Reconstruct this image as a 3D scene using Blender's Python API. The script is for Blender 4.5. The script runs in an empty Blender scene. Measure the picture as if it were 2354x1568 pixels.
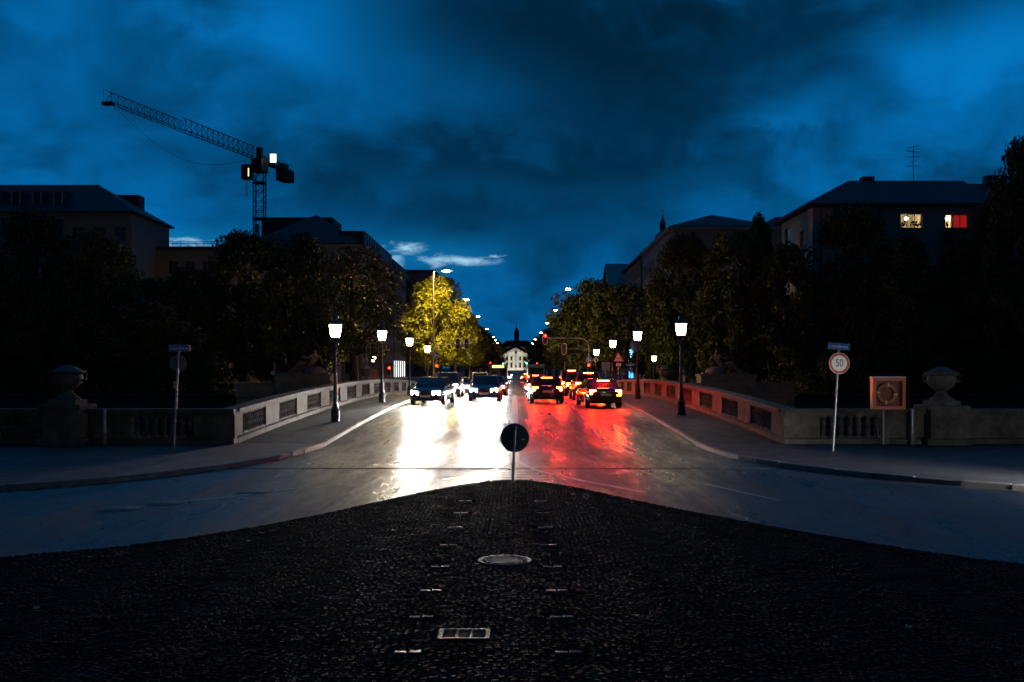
import bpy, bmesh, math, random
import numpy as np
from mathutils import Matrix, Vector
R = math.radians
random.seed(7); rng = np.random.default_rng(7)
scn = bpy.context.scene
COL = scn.collection

# ------------------------------------------------------------------ camera
CAMZ = 2.5
S = 2288.0                       # focal length in units of a 2353 px wide frame (35 mm on 36 mm)
cd = bpy.data.cameras.new('camera'); cam = bpy.data.objects.new('camera', cd); COL.objects.link(cam)
cam.location = (0, 0, CAMZ); cam.rotation_euler = (R(90), 0, 0)
cd.lens = 35; cd.sensor_width = 36; cd.clip_start = .1; cd.clip_end = 6000
cd.shift_x = -8.5/2353; cd.shift_y = 61/2353
scn.camera = cam
scn.render.engine = 'CYCLES'
scn.view_settings.view_transform = 'Standard'; scn.view_settings.look = 'None'
scn.view_settings.exposure = 0; scn.view_settings.gamma = 1
scn.cycles.sample_clamp_indirect = 4
scn.cycles.max_bounces = 4; scn.cycles.diffuse_bounces = 2; scn.cycles.glossy_bounces = 2; scn.cycles.transmission_bounces = 4

def at(px, py, Y):
    return Vector(((px-1185)*Y/S, Y, CAMZ-(py-845)*Y/S))

# ------------------------------------------------------------------ world: overcast blue dusk
world = bpy.data.worlds.new('World'); scn.world = world; world.use_nodes = True
wt = world.node_tree; wn = wt.nodes; wl = wt.links
wn.clear()
def N(tree, typ, **kw):
    n = tree.nodes.new(typ)
    for k, v in kw.items():
        if k == 'ins':
            for i, val in v.items(): n.inputs[i].default_value = val
        else: setattr(n, k, v)
    return n
def wmath(op, a, b=None, c=None, clamp=False):
    n = N(wt, 'ShaderNodeMath', operation=op); n.use_clamp = clamp
    for i, x in enumerate((a, b, c)):
        if x is None: continue
        if isinstance(x, (int, float)): n.inputs[i].default_value = x
        else: wl.new(x, n.inputs[i])
    return n.outputs[0]
tc = N(wt, 'ShaderNodeTexCoord')
sep = N(wt, 'ShaderNodeSeparateXYZ'); wl.new(tc.outputs['Generated'], sep.inputs[0])
dx, dy, dz = sep.outputs
den = wmath('ADD', wmath('MAXIMUM', dz, 0.0), 0.55)
cx_ = wmath('DIVIDE', dx, den); cy_ = wmath('DIVIDE', dy, den)
comb = N(wt, 'ShaderNodeCombineXYZ'); wl.new(cx_, comb.inputs[0]); wl.new(cy_, comb.inputs[1])
def wnoise(scale, detail=5, rough=.5, vec=None, dist=0.0, off=0.0):
    m = N(wt, 'ShaderNodeVectorMath', operation='ADD'); wl.new(vec or comb.outputs[0], m.inputs[0]); m.inputs[1].default_value = (off, off*1.7, off*.3)
    n = N(wt, 'ShaderNodeTexNoise'); n.inputs['Scale'].default_value = scale; n.inputs['Detail'].default_value = detail
    n.inputs['Roughness'].default_value = rough; n.inputs['Distortion'].default_value = dist
    wl.new(m.outputs[0], n.inputs['Vector']); return n.outputs['Fac']
n1 = wnoise(3.0, 3, .45, off=3.7, dist=.2)
n2 = wnoise(8.5, 6, .55, off=5.2, dist=.4)
wj = N(wt, 'ShaderNodeMath', operation='MULTIPLY_ADD'); wl.new(n2, wj.inputs[0]); wj.inputs[1].default_value = .16; wj.inputs[2].default_value = -.08
wv = N(wt, 'ShaderNodeVectorMath', operation='MULTIPLY_ADD'); wl.new(wj.outputs[0], wv.inputs[0]); wv.inputs[1].default_value = (1, 0, .7); wl.new(tc.outputs['Generated'], wv.inputs[2])
wv2 = N(wt, 'ShaderNodeVectorMath', operation='MULTIPLY_ADD'); wl.new(wj.outputs[0], wv2.inputs[0]); wv2.inputs[1].default_value = (.14, 0, .08); wl.new(tc.outputs['Generated'], wv2.inputs[2])
def blob(px, py, rx, ry, w=0.0):
    v = Vector(((px-1185)/S, 1, (845-py)/S)).normalized()
    a = N(wt, 'ShaderNodeVectorMath', operation='SUBTRACT'); wl.new((wv if w > .5 else wv2).outputs[0], a.inputs[0]); a.inputs[1].default_value = v
    m = N(wt, 'ShaderNodeVectorMath', operation='MULTIPLY'); wl.new(a.outputs[0], m.inputs[0]); m.inputs[1].default_value = (S/rx, 0, S/ry)
    d = N(wt, 'ShaderNodeVectorMath', operation='DOT_PRODUCT'); wl.new(m.outputs[0], d.inputs[0]); wl.new(m.outputs[0], d.inputs[1])
    return wmath('POWER', .3679, d.outputs['Value'])
# cloud cover: thin (bright) to thick (dark)
t = wmath('ADD', wmath('MULTIPLY', wmath('SUBTRACT', n1, .5), .75), wmath('MULTIPLY', wmath('SUBTRACT', n2, .5), .8))
t = wmath('ADD', t, .535)
for (px, py, rx, ry, amp, w) in ((1500, 250, 430, 150, -.34, 1.6), (1750, 40, 520, 90, -.42, 1.4), (1100, 40, 330, 100, -.30, 1.6), (1330, 375, 330, 45, -.20, 1.2), (1480, 150, 200, 130, -.10, 1.2),
                                 (680, 40, 190, 90, .24, 1.6), (60, 250, 190, 160, .16, 1.6), (520, 150, 220, 150, .12, 1.6), (200, 150, 170, 110, -.10, 1.8), (330, 50, 170, 50, -.10, 1.8), (130, 20, 100, 40, .12, 1.4),
                                 (2300, 90, 200, 90, .24, 1.3), (2150, 200, 260, 130, .16, 1.4), (1810, 262, 90, 34, .24, 1.4), (2050, 340, 300, 70, .08, 1.2), (900, 370, 260, 60, -.14, 1.4), (1100, 480, 700, 50, -.12, .8), (1180, 680, 420, 110, .02, .4)):
    t = wmath('MULTIPLY_ADD', blob(px, py, rx, ry, w), amp, t)
ramp = N(wt, 'ShaderNodeValToRGB'); wl.new(t, ramp.inputs[0])
el = ramp.color_ramp.elements
el[0].position = 0.0; el[0].color = (.0002, .017, .042, 1)
el[1].position = 1.0; el[1].color = (.0008, .185, .52, 1)
for p, c in ((.22, (.0003, .030, .082, 1)), (.42, (.0004, .060, .170, 1)), (.62, (.0006, .108, .315, 1)), (.8, (.0008, .155, .46, 1))):
    e = el.new(p); e.color = c
# bright breaks in the cloud low over the far roofs
sv = N(wt, 'ShaderNodeCombineXYZ'); wl.new(wmath('MULTIPLY', dx, 26.0), sv.inputs[0]); wl.new(wmath('MULTIPLY', dz, 60.0), sv.inputs[1])
n3 = wnoise(1.6, 7, .62, vec=sv.outputs[0], off=2.2, dist=.8)
bm_ = None
for (px, py, rx, ry, a_) in ((922, 572, 52, 16, 1.0), (903, 594, 26, 26, 1.0), (1050, 598, 100, 11, 1.1), (1000, 606, 36, 24, .8), (1135, 587, 30, 4, .9), (410, 551, 70, 7, 1.0), (400, 564, 100, 7, 1.0)):
    b = wmath('MULTIPLY', blob(px, py, rx, ry, .3), a_)
    bm_ = b if bm_ is None else wmath('MAXIMUM', bm_, b)
thr = wmath('MULTIPLY', bm_, wmath('ADD', wmath('MULTIPLY', wmath('SUBTRACT', n3, .5), 4.6), .95))
brk = N(wt, 'ShaderNodeMapRange'); brk.inputs[1].default_value = .30; brk.inputs[2].default_value = 1.5; wl.new(thr, brk.inputs[0])
glow = wmath('ADD', wmath('MULTIPLY', blob(930, 585, 210, 40, .4), .75), wmath('MULTIPLY', blob(420, 553, 130, 26, .3), .9), clamp=True)
mixg = N(wt, 'ShaderNodeMix', data_type='RGBA'); wl.new(wmath('MULTIPLY', glow, .6), mixg.inputs[0]); wl.new(ramp.outputs[0], mixg.inputs[6]); mixg.inputs[7].default_value = (.004, .20, .45, 1)
mixb = N(wt, 'ShaderNodeMix', data_type='RGBA'); wl.new(wmath('MULTIPLY', brk.outputs[0], .95), mixb.inputs[0]); wl.new(mixg.outputs[2], mixb.inputs[6]); mixb.inputs[7].default_value = (.36, .64, .86, 1)
# a trace of clear evening sky behind the clouds
sky = N(wt, 'ShaderNodeTexSky', sky_type='NISHITA'); sky.sun_disc = False; sky.sun_elevation = R(-3); sky.sun_rotation = R(-12)
addn = N(wt, 'ShaderNodeMix', data_type='RGBA', blend_type='ADD'); addn.inputs[0].default_value = .001
wl.new(mixb.outputs[2], addn.inputs[6]); wl.new(sky.outputs[0], addn.inputs[7])
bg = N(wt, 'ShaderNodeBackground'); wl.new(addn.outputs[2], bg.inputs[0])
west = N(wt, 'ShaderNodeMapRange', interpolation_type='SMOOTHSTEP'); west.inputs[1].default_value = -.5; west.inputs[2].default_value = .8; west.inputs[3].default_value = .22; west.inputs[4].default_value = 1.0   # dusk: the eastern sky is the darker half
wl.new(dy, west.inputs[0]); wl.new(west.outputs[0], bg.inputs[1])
wo = N(wt, 'ShaderNodeOutputWorld'); wl.new(bg.outputs[0], wo.inputs[0])
# the sun has set: only a trace of directional light from the western sky ahead
sd = bpy.data.lights.new('sun', 'SUN'); sd.energy = .01; sd.angle = R(15); sd.color = (.6, .8, 1)
so = bpy.data.objects.new('sun', sd); COL.objects.link(so); so.rotation_euler = (R(-78), 0, R(12)); so.location = (0, 0, 60)

# ------------------------------------------------------------------ materials
MAT = {}
def mat(name, c, rough=.7, metal=0, c2=None, scale=4.0, bump=0.0, bscale=None, rnd=0.0, spec=.5, r2=None, coat=0, trans=0):
    if name in MAT: return MAT[name]
    m = bpy.data.materials.new(name); m.use_nodes = True; t = m.node_tree; b = t.nodes['Principled BSDF']; MAT[name] = m
    b.inputs['Roughness'].default_value = rough; b.inputs['Metallic'].default_value = metal
    b.inputs['Specular IOR Level'].default_value = spec; b.inputs['Coat Weight'].default_value = coat
    c2 = c2 or tuple(x*.72 for x in c)
    co = N(t, 'ShaderNodeTexCoord')
    geo = N(t, 'ShaderNodeNewGeometry')
    nz = N(t, 'ShaderNodeTexNoise'); nz.inputs['Scale'].default_value = scale; nz.inputs['Detail'].default_value = 6; nz.inputs['Roughness'].default_value = .6
    t.links.new(geo.outputs['Position'], nz.inputs['Vector'])
    mp = N(t, 'ShaderNodeMapRange'); mp.inputs[1].default_value = .32; mp.inputs[2].default_value = .68; t.links.new(nz.outputs['Fac'], mp.inputs[0])
    mx = N(t, 'ShaderNodeMix', data_type='RGBA'); t.links.new(mp.outputs[0], mx.inputs[0]); mx.inputs[6].default_value = (*c, 1); mx.inputs[7].default_value = (*c2, 1)
    out = mx.outputs[2]
    if rnd:
        oi = N(t, 'ShaderNodeObjectInfo'); mr = N(t, 'ShaderNodeMapRange'); mr.inputs[3].default_value = 1-rnd; mr.inputs[4].default_value = 1+rnd
        t.links.new(oi.outputs['Random'], mr.inputs[0])
        mm = N(t, 'ShaderNodeMix', data_type='RGBA', blend_type='MULTIPLY'); mm.inputs[0].default_value = 1
        cb = N(t, 'ShaderNodeCombineXYZ')
        for i in range(3): t.links.new(mr.outputs[0], cb.inputs[i])
        t.links.new(out, mm.inputs[6]); t.links.new(cb.outputs[0], mm.inputs[7]); out = mm.outputs[2]
    t.links.new(out, b.inputs['Base Color'])
    if r2 is not None:
        m2 = N(t, 'ShaderNodeMapRange'); m2.inputs[3].default_value = rough; m2.inputs[4].default_value = r2; t.links.new(mp.outputs[0], m2.inputs[0]); t.links.new(m2.outputs[0], b.inputs['Roughness'])
    if bump:
        n2_ = N(t, 'ShaderNodeTexNoise'); n2_.inputs['Scale'].default_value = bscale or scale*6; n2_.inputs['Detail'].default_value = 4
        t.links.new(geo.outputs['Position'], n2_.inputs['Vector'])
        bp = N(t, 'ShaderNodeBump'); bp.inputs['Strength'].default_value = bump; bp.inputs['Distance'].default_value = .02
        t.links.new(n2_.outputs['Fac'], bp.inputs['Height']); t.links.new(bp.outputs[0], b.inputs['Normal'])
    if trans: b.inputs['Transmission Weight'].default_value = trans
    return m
def emat(name, c, s):
    if name in MAT: return MAT[name]
    m = bpy.data.materials.new(name); m.use_nodes = True; b = m.node_tree.nodes['Principled BSDF']; MAT[name] = m
    b.inputs['Base Color'].default_value = (*[min(1, x*.5+.1) for x in c], 1); b.inputs['Emission Color'].default_value = (*c, 1); b.inputs['Emission Strength'].default_value = s
    b.inputs['Roughness'].default_value = .3
    return m

def asphalt_mat():
    m = bpy.data.materials.new('wet_asphalt'); m.use_nodes = True; t = m.node_tree; b = t.nodes['Principled BSDF']; MAT['asphalt'] = m
    geo = N(t, 'ShaderNodeNewGeometry')
    big = N(t, 'ShaderNodeTexNoise'); big.inputs['Scale'].default_value = .35; big.inputs['Detail'].default_value = 5; big.inputs['Roughness'].default_value = .6
    mpv = N(t, 'ShaderNodeMapping'); mpv.inputs['Scale'].default_value = (2.0, .3, 1); t.links.new(geo.outputs['Position'], mpv.inputs[0]); t.links.new(mpv.outputs[0], big.inputs['Vector'])
    fine = N(t, 'ShaderNodeTexNoise'); fine.inputs['Scale'].default_value = 30; fine.inputs['Detail'].default_value = 6; fine.inputs['Roughness'].default_value = .75; t.links.new(geo.outputs['Position'], fine.inputs['Vector'])
    mr = N(t, 'ShaderNodeMapRange'); mr.inputs[1].default_value = .35; mr.inputs[2].default_value = .66; mr.inputs[3].default_value = .20; mr.inputs[4].default_value = .58; t.links.new(big.outputs['Fac'], mr.inputs[0]); t.links.new(mr.outputs[0], b.inputs['Roughness'])
    mx = N(t, 'ShaderNodeMix', data_type='RGBA'); t.links.new(fine.outputs['Fac'], mx.inputs[0]); mx.inputs[6].default_value = (.014, .014, .016, 1); mx.inputs[7].default_value = (.075, .073, .071, 1); t.links.new(mx.outputs[2], b.inputs['Base Color'])
    # cracks and sealed seams
    wob = N(t, 'ShaderNodeTexNoise'); wob.inputs['Scale'].default_value = 1.1; wob.inputs['Detail'].default_value = 3; t.links.new(geo.outputs['Position'], wob.inputs['Vector'])
    wa = N(t, 'ShaderNodeMix', data_type='VECTOR'); wa.inputs[0].default_value = .22; t.links.new(geo.outputs['Position'], wa.inputs[4]); t.links.new(wob.outputs['Color'], wa.inputs[5])
    vo = N(t, 'ShaderNodeTexVoronoi', feature='DISTANCE_TO_EDGE'); vo.inputs['Scale'].default_value = .42; t.links.new(wa.outputs[1], vo.inputs['Vector'])
    ck = N(t, 'ShaderNodeMapRange'); ck.inputs[1].default_value = .006; ck.inputs[2].default_value = .016; t.links.new(vo.outputs['Distance'], ck.inputs[0])
    sp = N(t, 'ShaderNodeTexNoise'); sp.inputs['Scale'].default_value = 2.4; sp.inputs['Detail'].default_value = 8; sp.inputs['Roughness'].default_value = .8; t.links.new(mpv.outputs[0], sp.inputs['Vector'])
    s2 = N(t, 'ShaderNodeMapRange'); s2.inputs[1].default_value = .3; s2.inputs[2].default_value = .7; s2.inputs[3].default_value = .15; s2.inputs[4].default_value = 1.5; t.links.new(sp.outputs['Fac'], s2.inputs[0])
    mm = N(t, 'ShaderNodeMath', operation='MULTIPLY'); t.links.new(s2.outputs[0], mm.inputs[0]); t.links.new(ck.outputs[0], mm.inputs[1])
    mc = N(t, 'ShaderNodeVectorMath', operation='SCALE'); t.links.new(mx.outputs[2], mc.inputs[0]); t.links.new(mm.outputs[0], mc.inputs['Scale']); t.links.new(mc.outputs[0], b.inputs['Base Color'])
    ra = N(t, 'ShaderNodeMath', operation='MULTIPLY_ADD'); t.links.new(sp.outputs['Fac'], ra.inputs[0]); ra.inputs[1].default_value = .9; t.links.new(mr.outputs[0], ra.inputs[2]); rb = N(t, 'ShaderNodeMath', operation='SUBTRACT'); t.links.new(ra.outputs[0], rb.inputs[0]); rb.inputs[1].default_value = .42; t.links.new(rb.outputs[0], b.inputs['Roughness'])
    bp = N(t, 'ShaderNodeBump'); bp.inputs['Strength'].default_value = .7; bp.inputs['Distance'].default_value = .016; t.links.new(fine.outputs['Fac'], bp.inputs['Height'])
    und = N(t, 'ShaderNodeTexNoise'); und.inputs['Scale'].default_value = 2.6; und.inputs['Detail'].default_value = 4; mpu = N(t, 'ShaderNodeMapping'); mpu.inputs['Scale'].default_value = (1.3, .22, 1); t.links.new(geo.outputs['Position'], mpu.inputs[0]); t.links.new(mpu.outputs[0], und.inputs['Vector'])
    bp2 = N(t, 'ShaderNodeBump'); bp2.inputs['Strength'].default_value = .42; bp2.inputs['Distance'].default_value = .06; t.links.new(und.outputs['Fac'], bp2.inputs['Height']); t.links.new(bp.outputs[0], bp2.inputs['Normal'])
    t.links.new(bp2.outputs[0], b.inputs['Normal'])
    return m
M_ASPH = asphalt_mat(); M_ASPH.node_tree.nodes['Principled BSDF'].inputs['Specular IOR Level'].default_value = .27
M_PAVE = mat('pavement_asphalt', (.024, .0255, .029), .6, c2=(.010, .011, .0135), scale=2.2, bump=.8, bscale=38, r2=.8)
M_MARK = mat('road_paint', (.5, .5, .48), .45, c2=(.24, .24, .235), scale=7, bump=.3, bscale=60)
M_COB = mat('wet_granite_cobble', (.015, .022, .025), .7, c2=(.006, .0095, .0115), scale=2.2, bump=.4, bscale=70, r2=.9, rnd=.35, spec=.04)
M_JOINT = mat('cobble_joint', (.016, .016, .016), .9, bump=.5, bscale=80)
M_STONE = mat('weathered_limestone', (.11, .103, .09), .85, c2=(.028, .027, .024), scale=2.4, bump=.5, bscale=26, rnd=.16)
M_KERB = mat('granite_kerb', (.15, .145, .14), .6, c2=(.07, .068, .066), scale=6, bump=.5, bscale=50, rnd=.18)
M_SAND = mat('sandstone', (.34, .26, .17), .85, c2=(.2, .15, .1), scale=1.3, bump=.5, bscale=14, rnd=.2)
M_IRON = mat('dark_iron', (.028, .030, .030), .42, .3, bump=.15, bscale=40)
M_CAST = mat('cast_iron', (.035, .033, .034), .6, .1, c2=(.018, .018, .02), scale=12, bump=.5, bscale=60)
M_STEEL = mat('galvanised_steel', (.34, .35, .36), .42, .8, c2=(.24, .25, .26), scale=8)
M_BACK = mat('grey_sign_back', (.16, .165, .165), .6, .2, scale=6)
M_WHITE = mat('white_reflective', (.78, .78, .76), .5, scale=20, c2=(.68, .68, .66))
M_RED = mat('red_paint', (.55, .05, .02), .5)
M_BLUE = mat('blue_paint', (.02, .13, .42), .45)
M_BLACK = mat('black_plastic', (.015, .015, .016), .5)
M_ORANGE = mat('orange_paint', (.55, .09, .025), .45, scale=8, c2=(.42, .07, .02))
M_YELL = mat('yellow_paint', (.62, .42, .03), .5)
M_BARK = mat('bark', (.05, .038, .026), .9, bump=.8, bscale=9)
M_GLASSD = mat('window_glass', (.015, .02, .025), .08, spec=.6)
M_FRAME = mat('window_frame', (.22, .2, .18), .6)
M_ROOF = mat('dark_roof_tile', (.05, .045, .05), .7, c2=(.03, .028, .032), scale=2, bump=.6, bscale=6)
M_TIN = mat('patina_copper', (.10, .20, .17), .5, c2=(.06, .13, .11), scale=3)
M_TYRE = mat('tyre', (.015, .015, .015), .8)
M_RIM = mat('alloy', (.5, .5, .52), .3, .9)
M_CRANE = mat('crane_steel', (.03, .028, .022), .6, .2)
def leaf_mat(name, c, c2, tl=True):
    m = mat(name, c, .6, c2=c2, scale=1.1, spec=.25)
    if not tl: return m
    t = m.node_tree; b = t.nodes['Principled BSDF']
    tr = N(t, 'ShaderNodeBsdfTranslucent'); ms = N(t, 'ShaderNodeMixShader'); ms.inputs[0].default_value = .3
    lk = b.inputs['Base Color'].links[0].from_socket; t.links.new(lk, tr.inputs[0])
    o = [n for n in t.nodes if n.type == 'OUTPUT_MATERIAL'][0]
    t.links.new(b.outputs[0], ms.inputs[1]); t.links.new(tr.outputs[0], ms.inputs[2]); t.links.new(ms.outputs[0], o.inputs[0])
    return m
M_LEAF = leaf_mat('foliage', (.05, .068, .018), (.03, .045, .012), False)
M_LEAF_LIT = leaf_mat('foliage_lamplit', (.22, .24, .028), (.10, .13, .018))  # brighter leaf copy: lamplight on the left street trees put into the colour

# ------------------------------------------------------------------ mesh helpers
class MB:
    def __init__(s): s.v = []; s.f = []
    def quadbox(s, c8):
        b = len(s.v); s.v += [tuple(p) for p in c8]
        s.f += [tuple(b+i for i in q) for q in ((0, 3, 2, 1), (4, 5, 6, 7), (0, 1, 5, 4), (1, 2, 6, 5), (2, 3, 7, 6), (3, 0, 4, 7))]; return s
    def box(s, x0, x1, y0, y1, z0, z1): return s.quadbox([(x0, y0, z0), (x1, y0, z0), (x1, y1, z0), (x0, y1, z0), (x0, y0, z1), (x1, y0, z1), (x1, y1, z1), (x0, y1, z1)])
    def tbox(s, x0, x1, y0, y1, z0, z1, i):   # bevelled-top box
        s.box(x0, x1, y0, y1, z0, z1-i); n = len(s.v); k = n-4; s.f.remove(tuple((n-8)+j for j in (4, 5, 6, 7)))
        s.v += [(x0+i, y0+i, z1), (x1-i, y0+i, z1), (x1-i, y1-i, z1), (x0+i, y1-i, z1)]
        for a in range(4): s.f.append((k+a, k+(a+1) % 4, n+(a+1) % 4, n+a))
        s.f.append((n, n+1, n+2, n+3)); return s
    def slope(s, x0, x1, y0, y1, a0, a1, b0, b1):   # box whose bottom runs a0->a1 and top b0->b1 along y
        return s.quadbox([(x0, y0, a0), (x1, y0, a0), (x1, y1, a1), (x0, y1, a1), (x0, y0, b0), (x1, y0, b0), (x1, y1, b1), (x0, y1, b1)])
    def ring(s, pts): b = len(s.v); s.v += [tuple(p) for p in pts]; return list(range(b, b+len(pts)))
    def bridge(s, a, b):
        n = len(a)
        for i in range(n): s.f.append((a[i], a[(i+1) % n], b[(i+1) % n], b[i]))
    def tube(s, path, rad, n=6, cap=True):
        path = [Vector(p) for p in path]; rad = rad if isinstance(rad, (list, tuple)) else [rad]*len(path)
        prev = None; first = None
        for i, p in enumerate(path):
            d = (path[min(i+1, len(path)-1)]-path[max(i-1, 0)]).normalized()
            u = d.cross(Vector((0, 0, 1)) if abs(d.z) < .92 else Vector((1, 0, 0))).normalized(); w = d.cross(u)
            r = s.ring([p+(u*math.cos(2*math.pi*k/n)+w*math.sin(2*math.pi*k/n))*rad[i] for k in range(n)])
            if prev: s.bridge(prev, r)
            else: first = r
            prev = r
        if cap: s.f.append(tuple(reversed(first))); s.f.append(tuple(prev))
        return s
    def lathe(s, prof, n=12, c=(0, 0, 0), ph=0.0, sq=None):
        prev = None; first = None
        for (r, z) in prof:
            q = s.ring([(c[0]+r*math.cos(ph+2*math.pi*k/n), c[1]+r*math.sin(ph+2*math.pi*k/n), c[2]+z) for k in range(n)])
            if prev: s.bridge(prev, q)
            else: first = q
            prev = q
        s.f.append(tuple(reversed(first))); s.f.append(tuple(prev)); return s
    def disc(s, c, r, y0, y1, n=24):     # upright disc, axis along y
        a = s.ring([(c[0]+r*math.cos(2*math.pi*k/n), y0, c[2]+r*math.sin(2*math.pi*k/n)) for k in range(n)])
        b = s.ring([(c[0]+r*math.cos(2*math.pi*k/n), y1, c[2]+r*math.sin(2*math.pi*k/n)) for k in range(n)])
        s.bridge(a, b); s.f.append(tuple(reversed(a))); s.f.append(tuple(b)); return s
    def prism(s, poly, y0, y1):          # polygon in xz extruded along y
        a = s.ring([(x, y0, z) for x, z in poly]); b = s.ring([(x, y1, z) for x, z in poly])
        s.bridge(a, b); s.f.append(tuple(reversed(a))); s.f.append(tuple(b)); return s
    def slab(s, poly, z0, z1):           # polygon in xy extruded along z
        a = s.ring([(p[0], p[1], z0) for p in poly]); b = s.ring([(p[0], p[1], z1) for p in poly])
        s.bridge(a, b); s.f.append(tuple(reversed(a))); s.f.append(tuple(b)); return s
    def mesh(s, name, m, smooth=False):
        me = bpy.data.meshes.new(name); me.from_pydata(s.v, [], s.f); me.materials.append(m)
        bm = bmesh.new(); bm.from_mesh(me); bmesh.ops.recalc_face_normals(bm, faces=bm.faces); bm.to_mesh(me); bm.free()
        if smooth:
            me.polygons.foreach_set('use_smooth', [True]*len(me.polygons))
            try: me.set_sharp_from_angle(angle=R(40))
            except Exception: pass
        return me
    def obj(s, name, m, parent=None, smooth=False, loc=None, keep=False):
        o = bpy.data.objects.new(name, s.mesh(name, m, smooth)); COL.objects.link(o)
        if loc is not None: o.location = loc
        if parent is not None: attach(o, parent, keep)
        return o
def wm(o):
    b = o.matrix_basis.copy()
    return wm(o.parent) @ o.matrix_parent_inverse @ b if o.parent else b
def attach(o, parent, keep=False):       # keep=True: o is given in world coordinates
    o.parent = parent
    if keep: o.matrix_parent_inverse = wm(parent).inverted()
def inst(name, me, parent, loc=(0, 0, 0), rz=0, keep=False, sc=None, rot=None):
    o = bpy.data.objects.new(name, me); COL.objects.link(o); o.location = loc; o.rotation_euler = rot or (0, 0, rz)
    if sc: o.scale = sc
    if parent is not None: attach(o, parent, keep)
    return o
def tag(o, label=None, cat=None, group=None, kind=None):
    if label: o['label'] = label
    if cat: o['category'] = cat
    if group: o['group'] = group
    if kind: o['kind'] = kind
    return o
def thing(name, label, cat, loc=(0, 0, 0), rz=0, group=None):
    o = bpy.data.objects.new(name, None); COL.objects.link(o); o.location = loc; o.rotation_euler = (0, 0, rz); o.empty_display_size = .2
    return tag(o, label, cat, group)
def struct(o): o['kind'] = 'structure'; return o
def copy_tree(o, parent=None):
    c = o.copy(); COL.objects.link(c)
    c.parent = parent
    for ch in list(o.children): copy_tree(ch, c)
    return c
_txt = {}
def text_mesh(s, size, m, ex=.002):
    k = (s, size, m.name)
    if k in _txt: return _txt[k]
    cu = bpy.data.curves.new('lettering', 'FONT'); cu.body = s; cu.size = size; cu.extrude = ex; cu.align_x = 'CENTER'; cu.align_y = 'CENTER'
    o = bpy.data.objects.new('lettering_source', cu); COL.objects.link(o)
    bpy.context.view_layer.update()
    me = bpy.data.meshes.new_from_object(o.evaluated_get(bpy.context.evaluated_depsgraph_get())); me.materials.clear(); me.materials.append(m)
    bpy.data.objects.remove(o); _txt[k] = me; return me

def dz_(Y): return max(0.0, .55*(1-((Y-60)/28.5)**2)) if 31.5 < Y < 88.5 else 0.0

# ------------------------------------------------------------------ setting: ground, river, roads
def sheet(name, poly, z, m):
    mb = MB(); mb.v = [(x, y, z) for x, y in poly]; mb.f = [tuple(range(len(poly)))]
    o = mb.obj(name, m); struct(o); return o
M_EARTH = mat('dark_earth', (.03, .03, .022), .95, scale=.5, bump=.6, bscale=5)
sheet('near_bank_ground', [(-400, -60), (400, -60), (400, 31.6), (-400, 31.6)], -.03, M_EARTH)
sheet('far_bank_ground', [(-2500, 90), (2500, 90), (2500, 4000), (-2500, 4000)], -.03, M_EARTH)
sheet('river', [(-400, 31), (400, 31), (400, 92), (-400, 92)], -6.5, mat('river_water', (.008, .014, .015), .12, bump=.4, bscale=1.5))
mb = MB(); mb.quadbox([(-400, 84, -7), (400, 84, -7), (400, 90, -7), (-400, 90, -7), (-400, 89, -.04), (400, 89, -.04), (400, 90.0, -.04), (-400, 90.0, -.04)]); struct(mb.obj('far_river_bank', M_EARTH))
mb = MB(); mb.box(-400, 400, 31.55, 32.2, -7, -.05); struct(mb.obj('near_quay_wall', M_STONE))

KL = [(-6.05, 31.5), (-6.08, 30), (-6.3, 27.8), (-6.65, 26.1), (-7.5, 23.8), (-8.8, 21.7), (-10.6, 20.0), (-14, 17.6), (-20, 14.4), (-30, 10.5), (-45, 6)]
KR = [(5.75, 31.5), (5.76, 30), (5.9, 28), (6.25, 26.2), (7.1, 24.0), (8.5, 21.9), (10.4, 20.1), (14, 17.6), (20, 14.4), (30, 10.5), (45, 6)]
def smooth_poly(P, n=4):
    out = []
    for i in range(len(P)-1):
        p0 = P[max(i-1, 0)]; p1 = P[i]; p2 = P[i+1]; p3 = P[min(i+2, len(P)-1)]
        for k in range(n):
            t = k/n
            out.append(tuple(.5*((2*p1[j])+(-p0[j]+p2[j])*t+(2*p0[j]-5*p1[j]+4*p2[j]-p3[j])*t*t+(-p0[j]+3*p1[j]-3*p2[j]+p3[j])*t**3) for j in range(2)))
    out.append(P[-1]); return out
KL = smooth_poly(KL); KR = smooth_poly(KR)
sheet('road', [(-60, -30), (60, -30), (60, 31.5), (-60, 31.5)], 0, M_ASPH)
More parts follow.
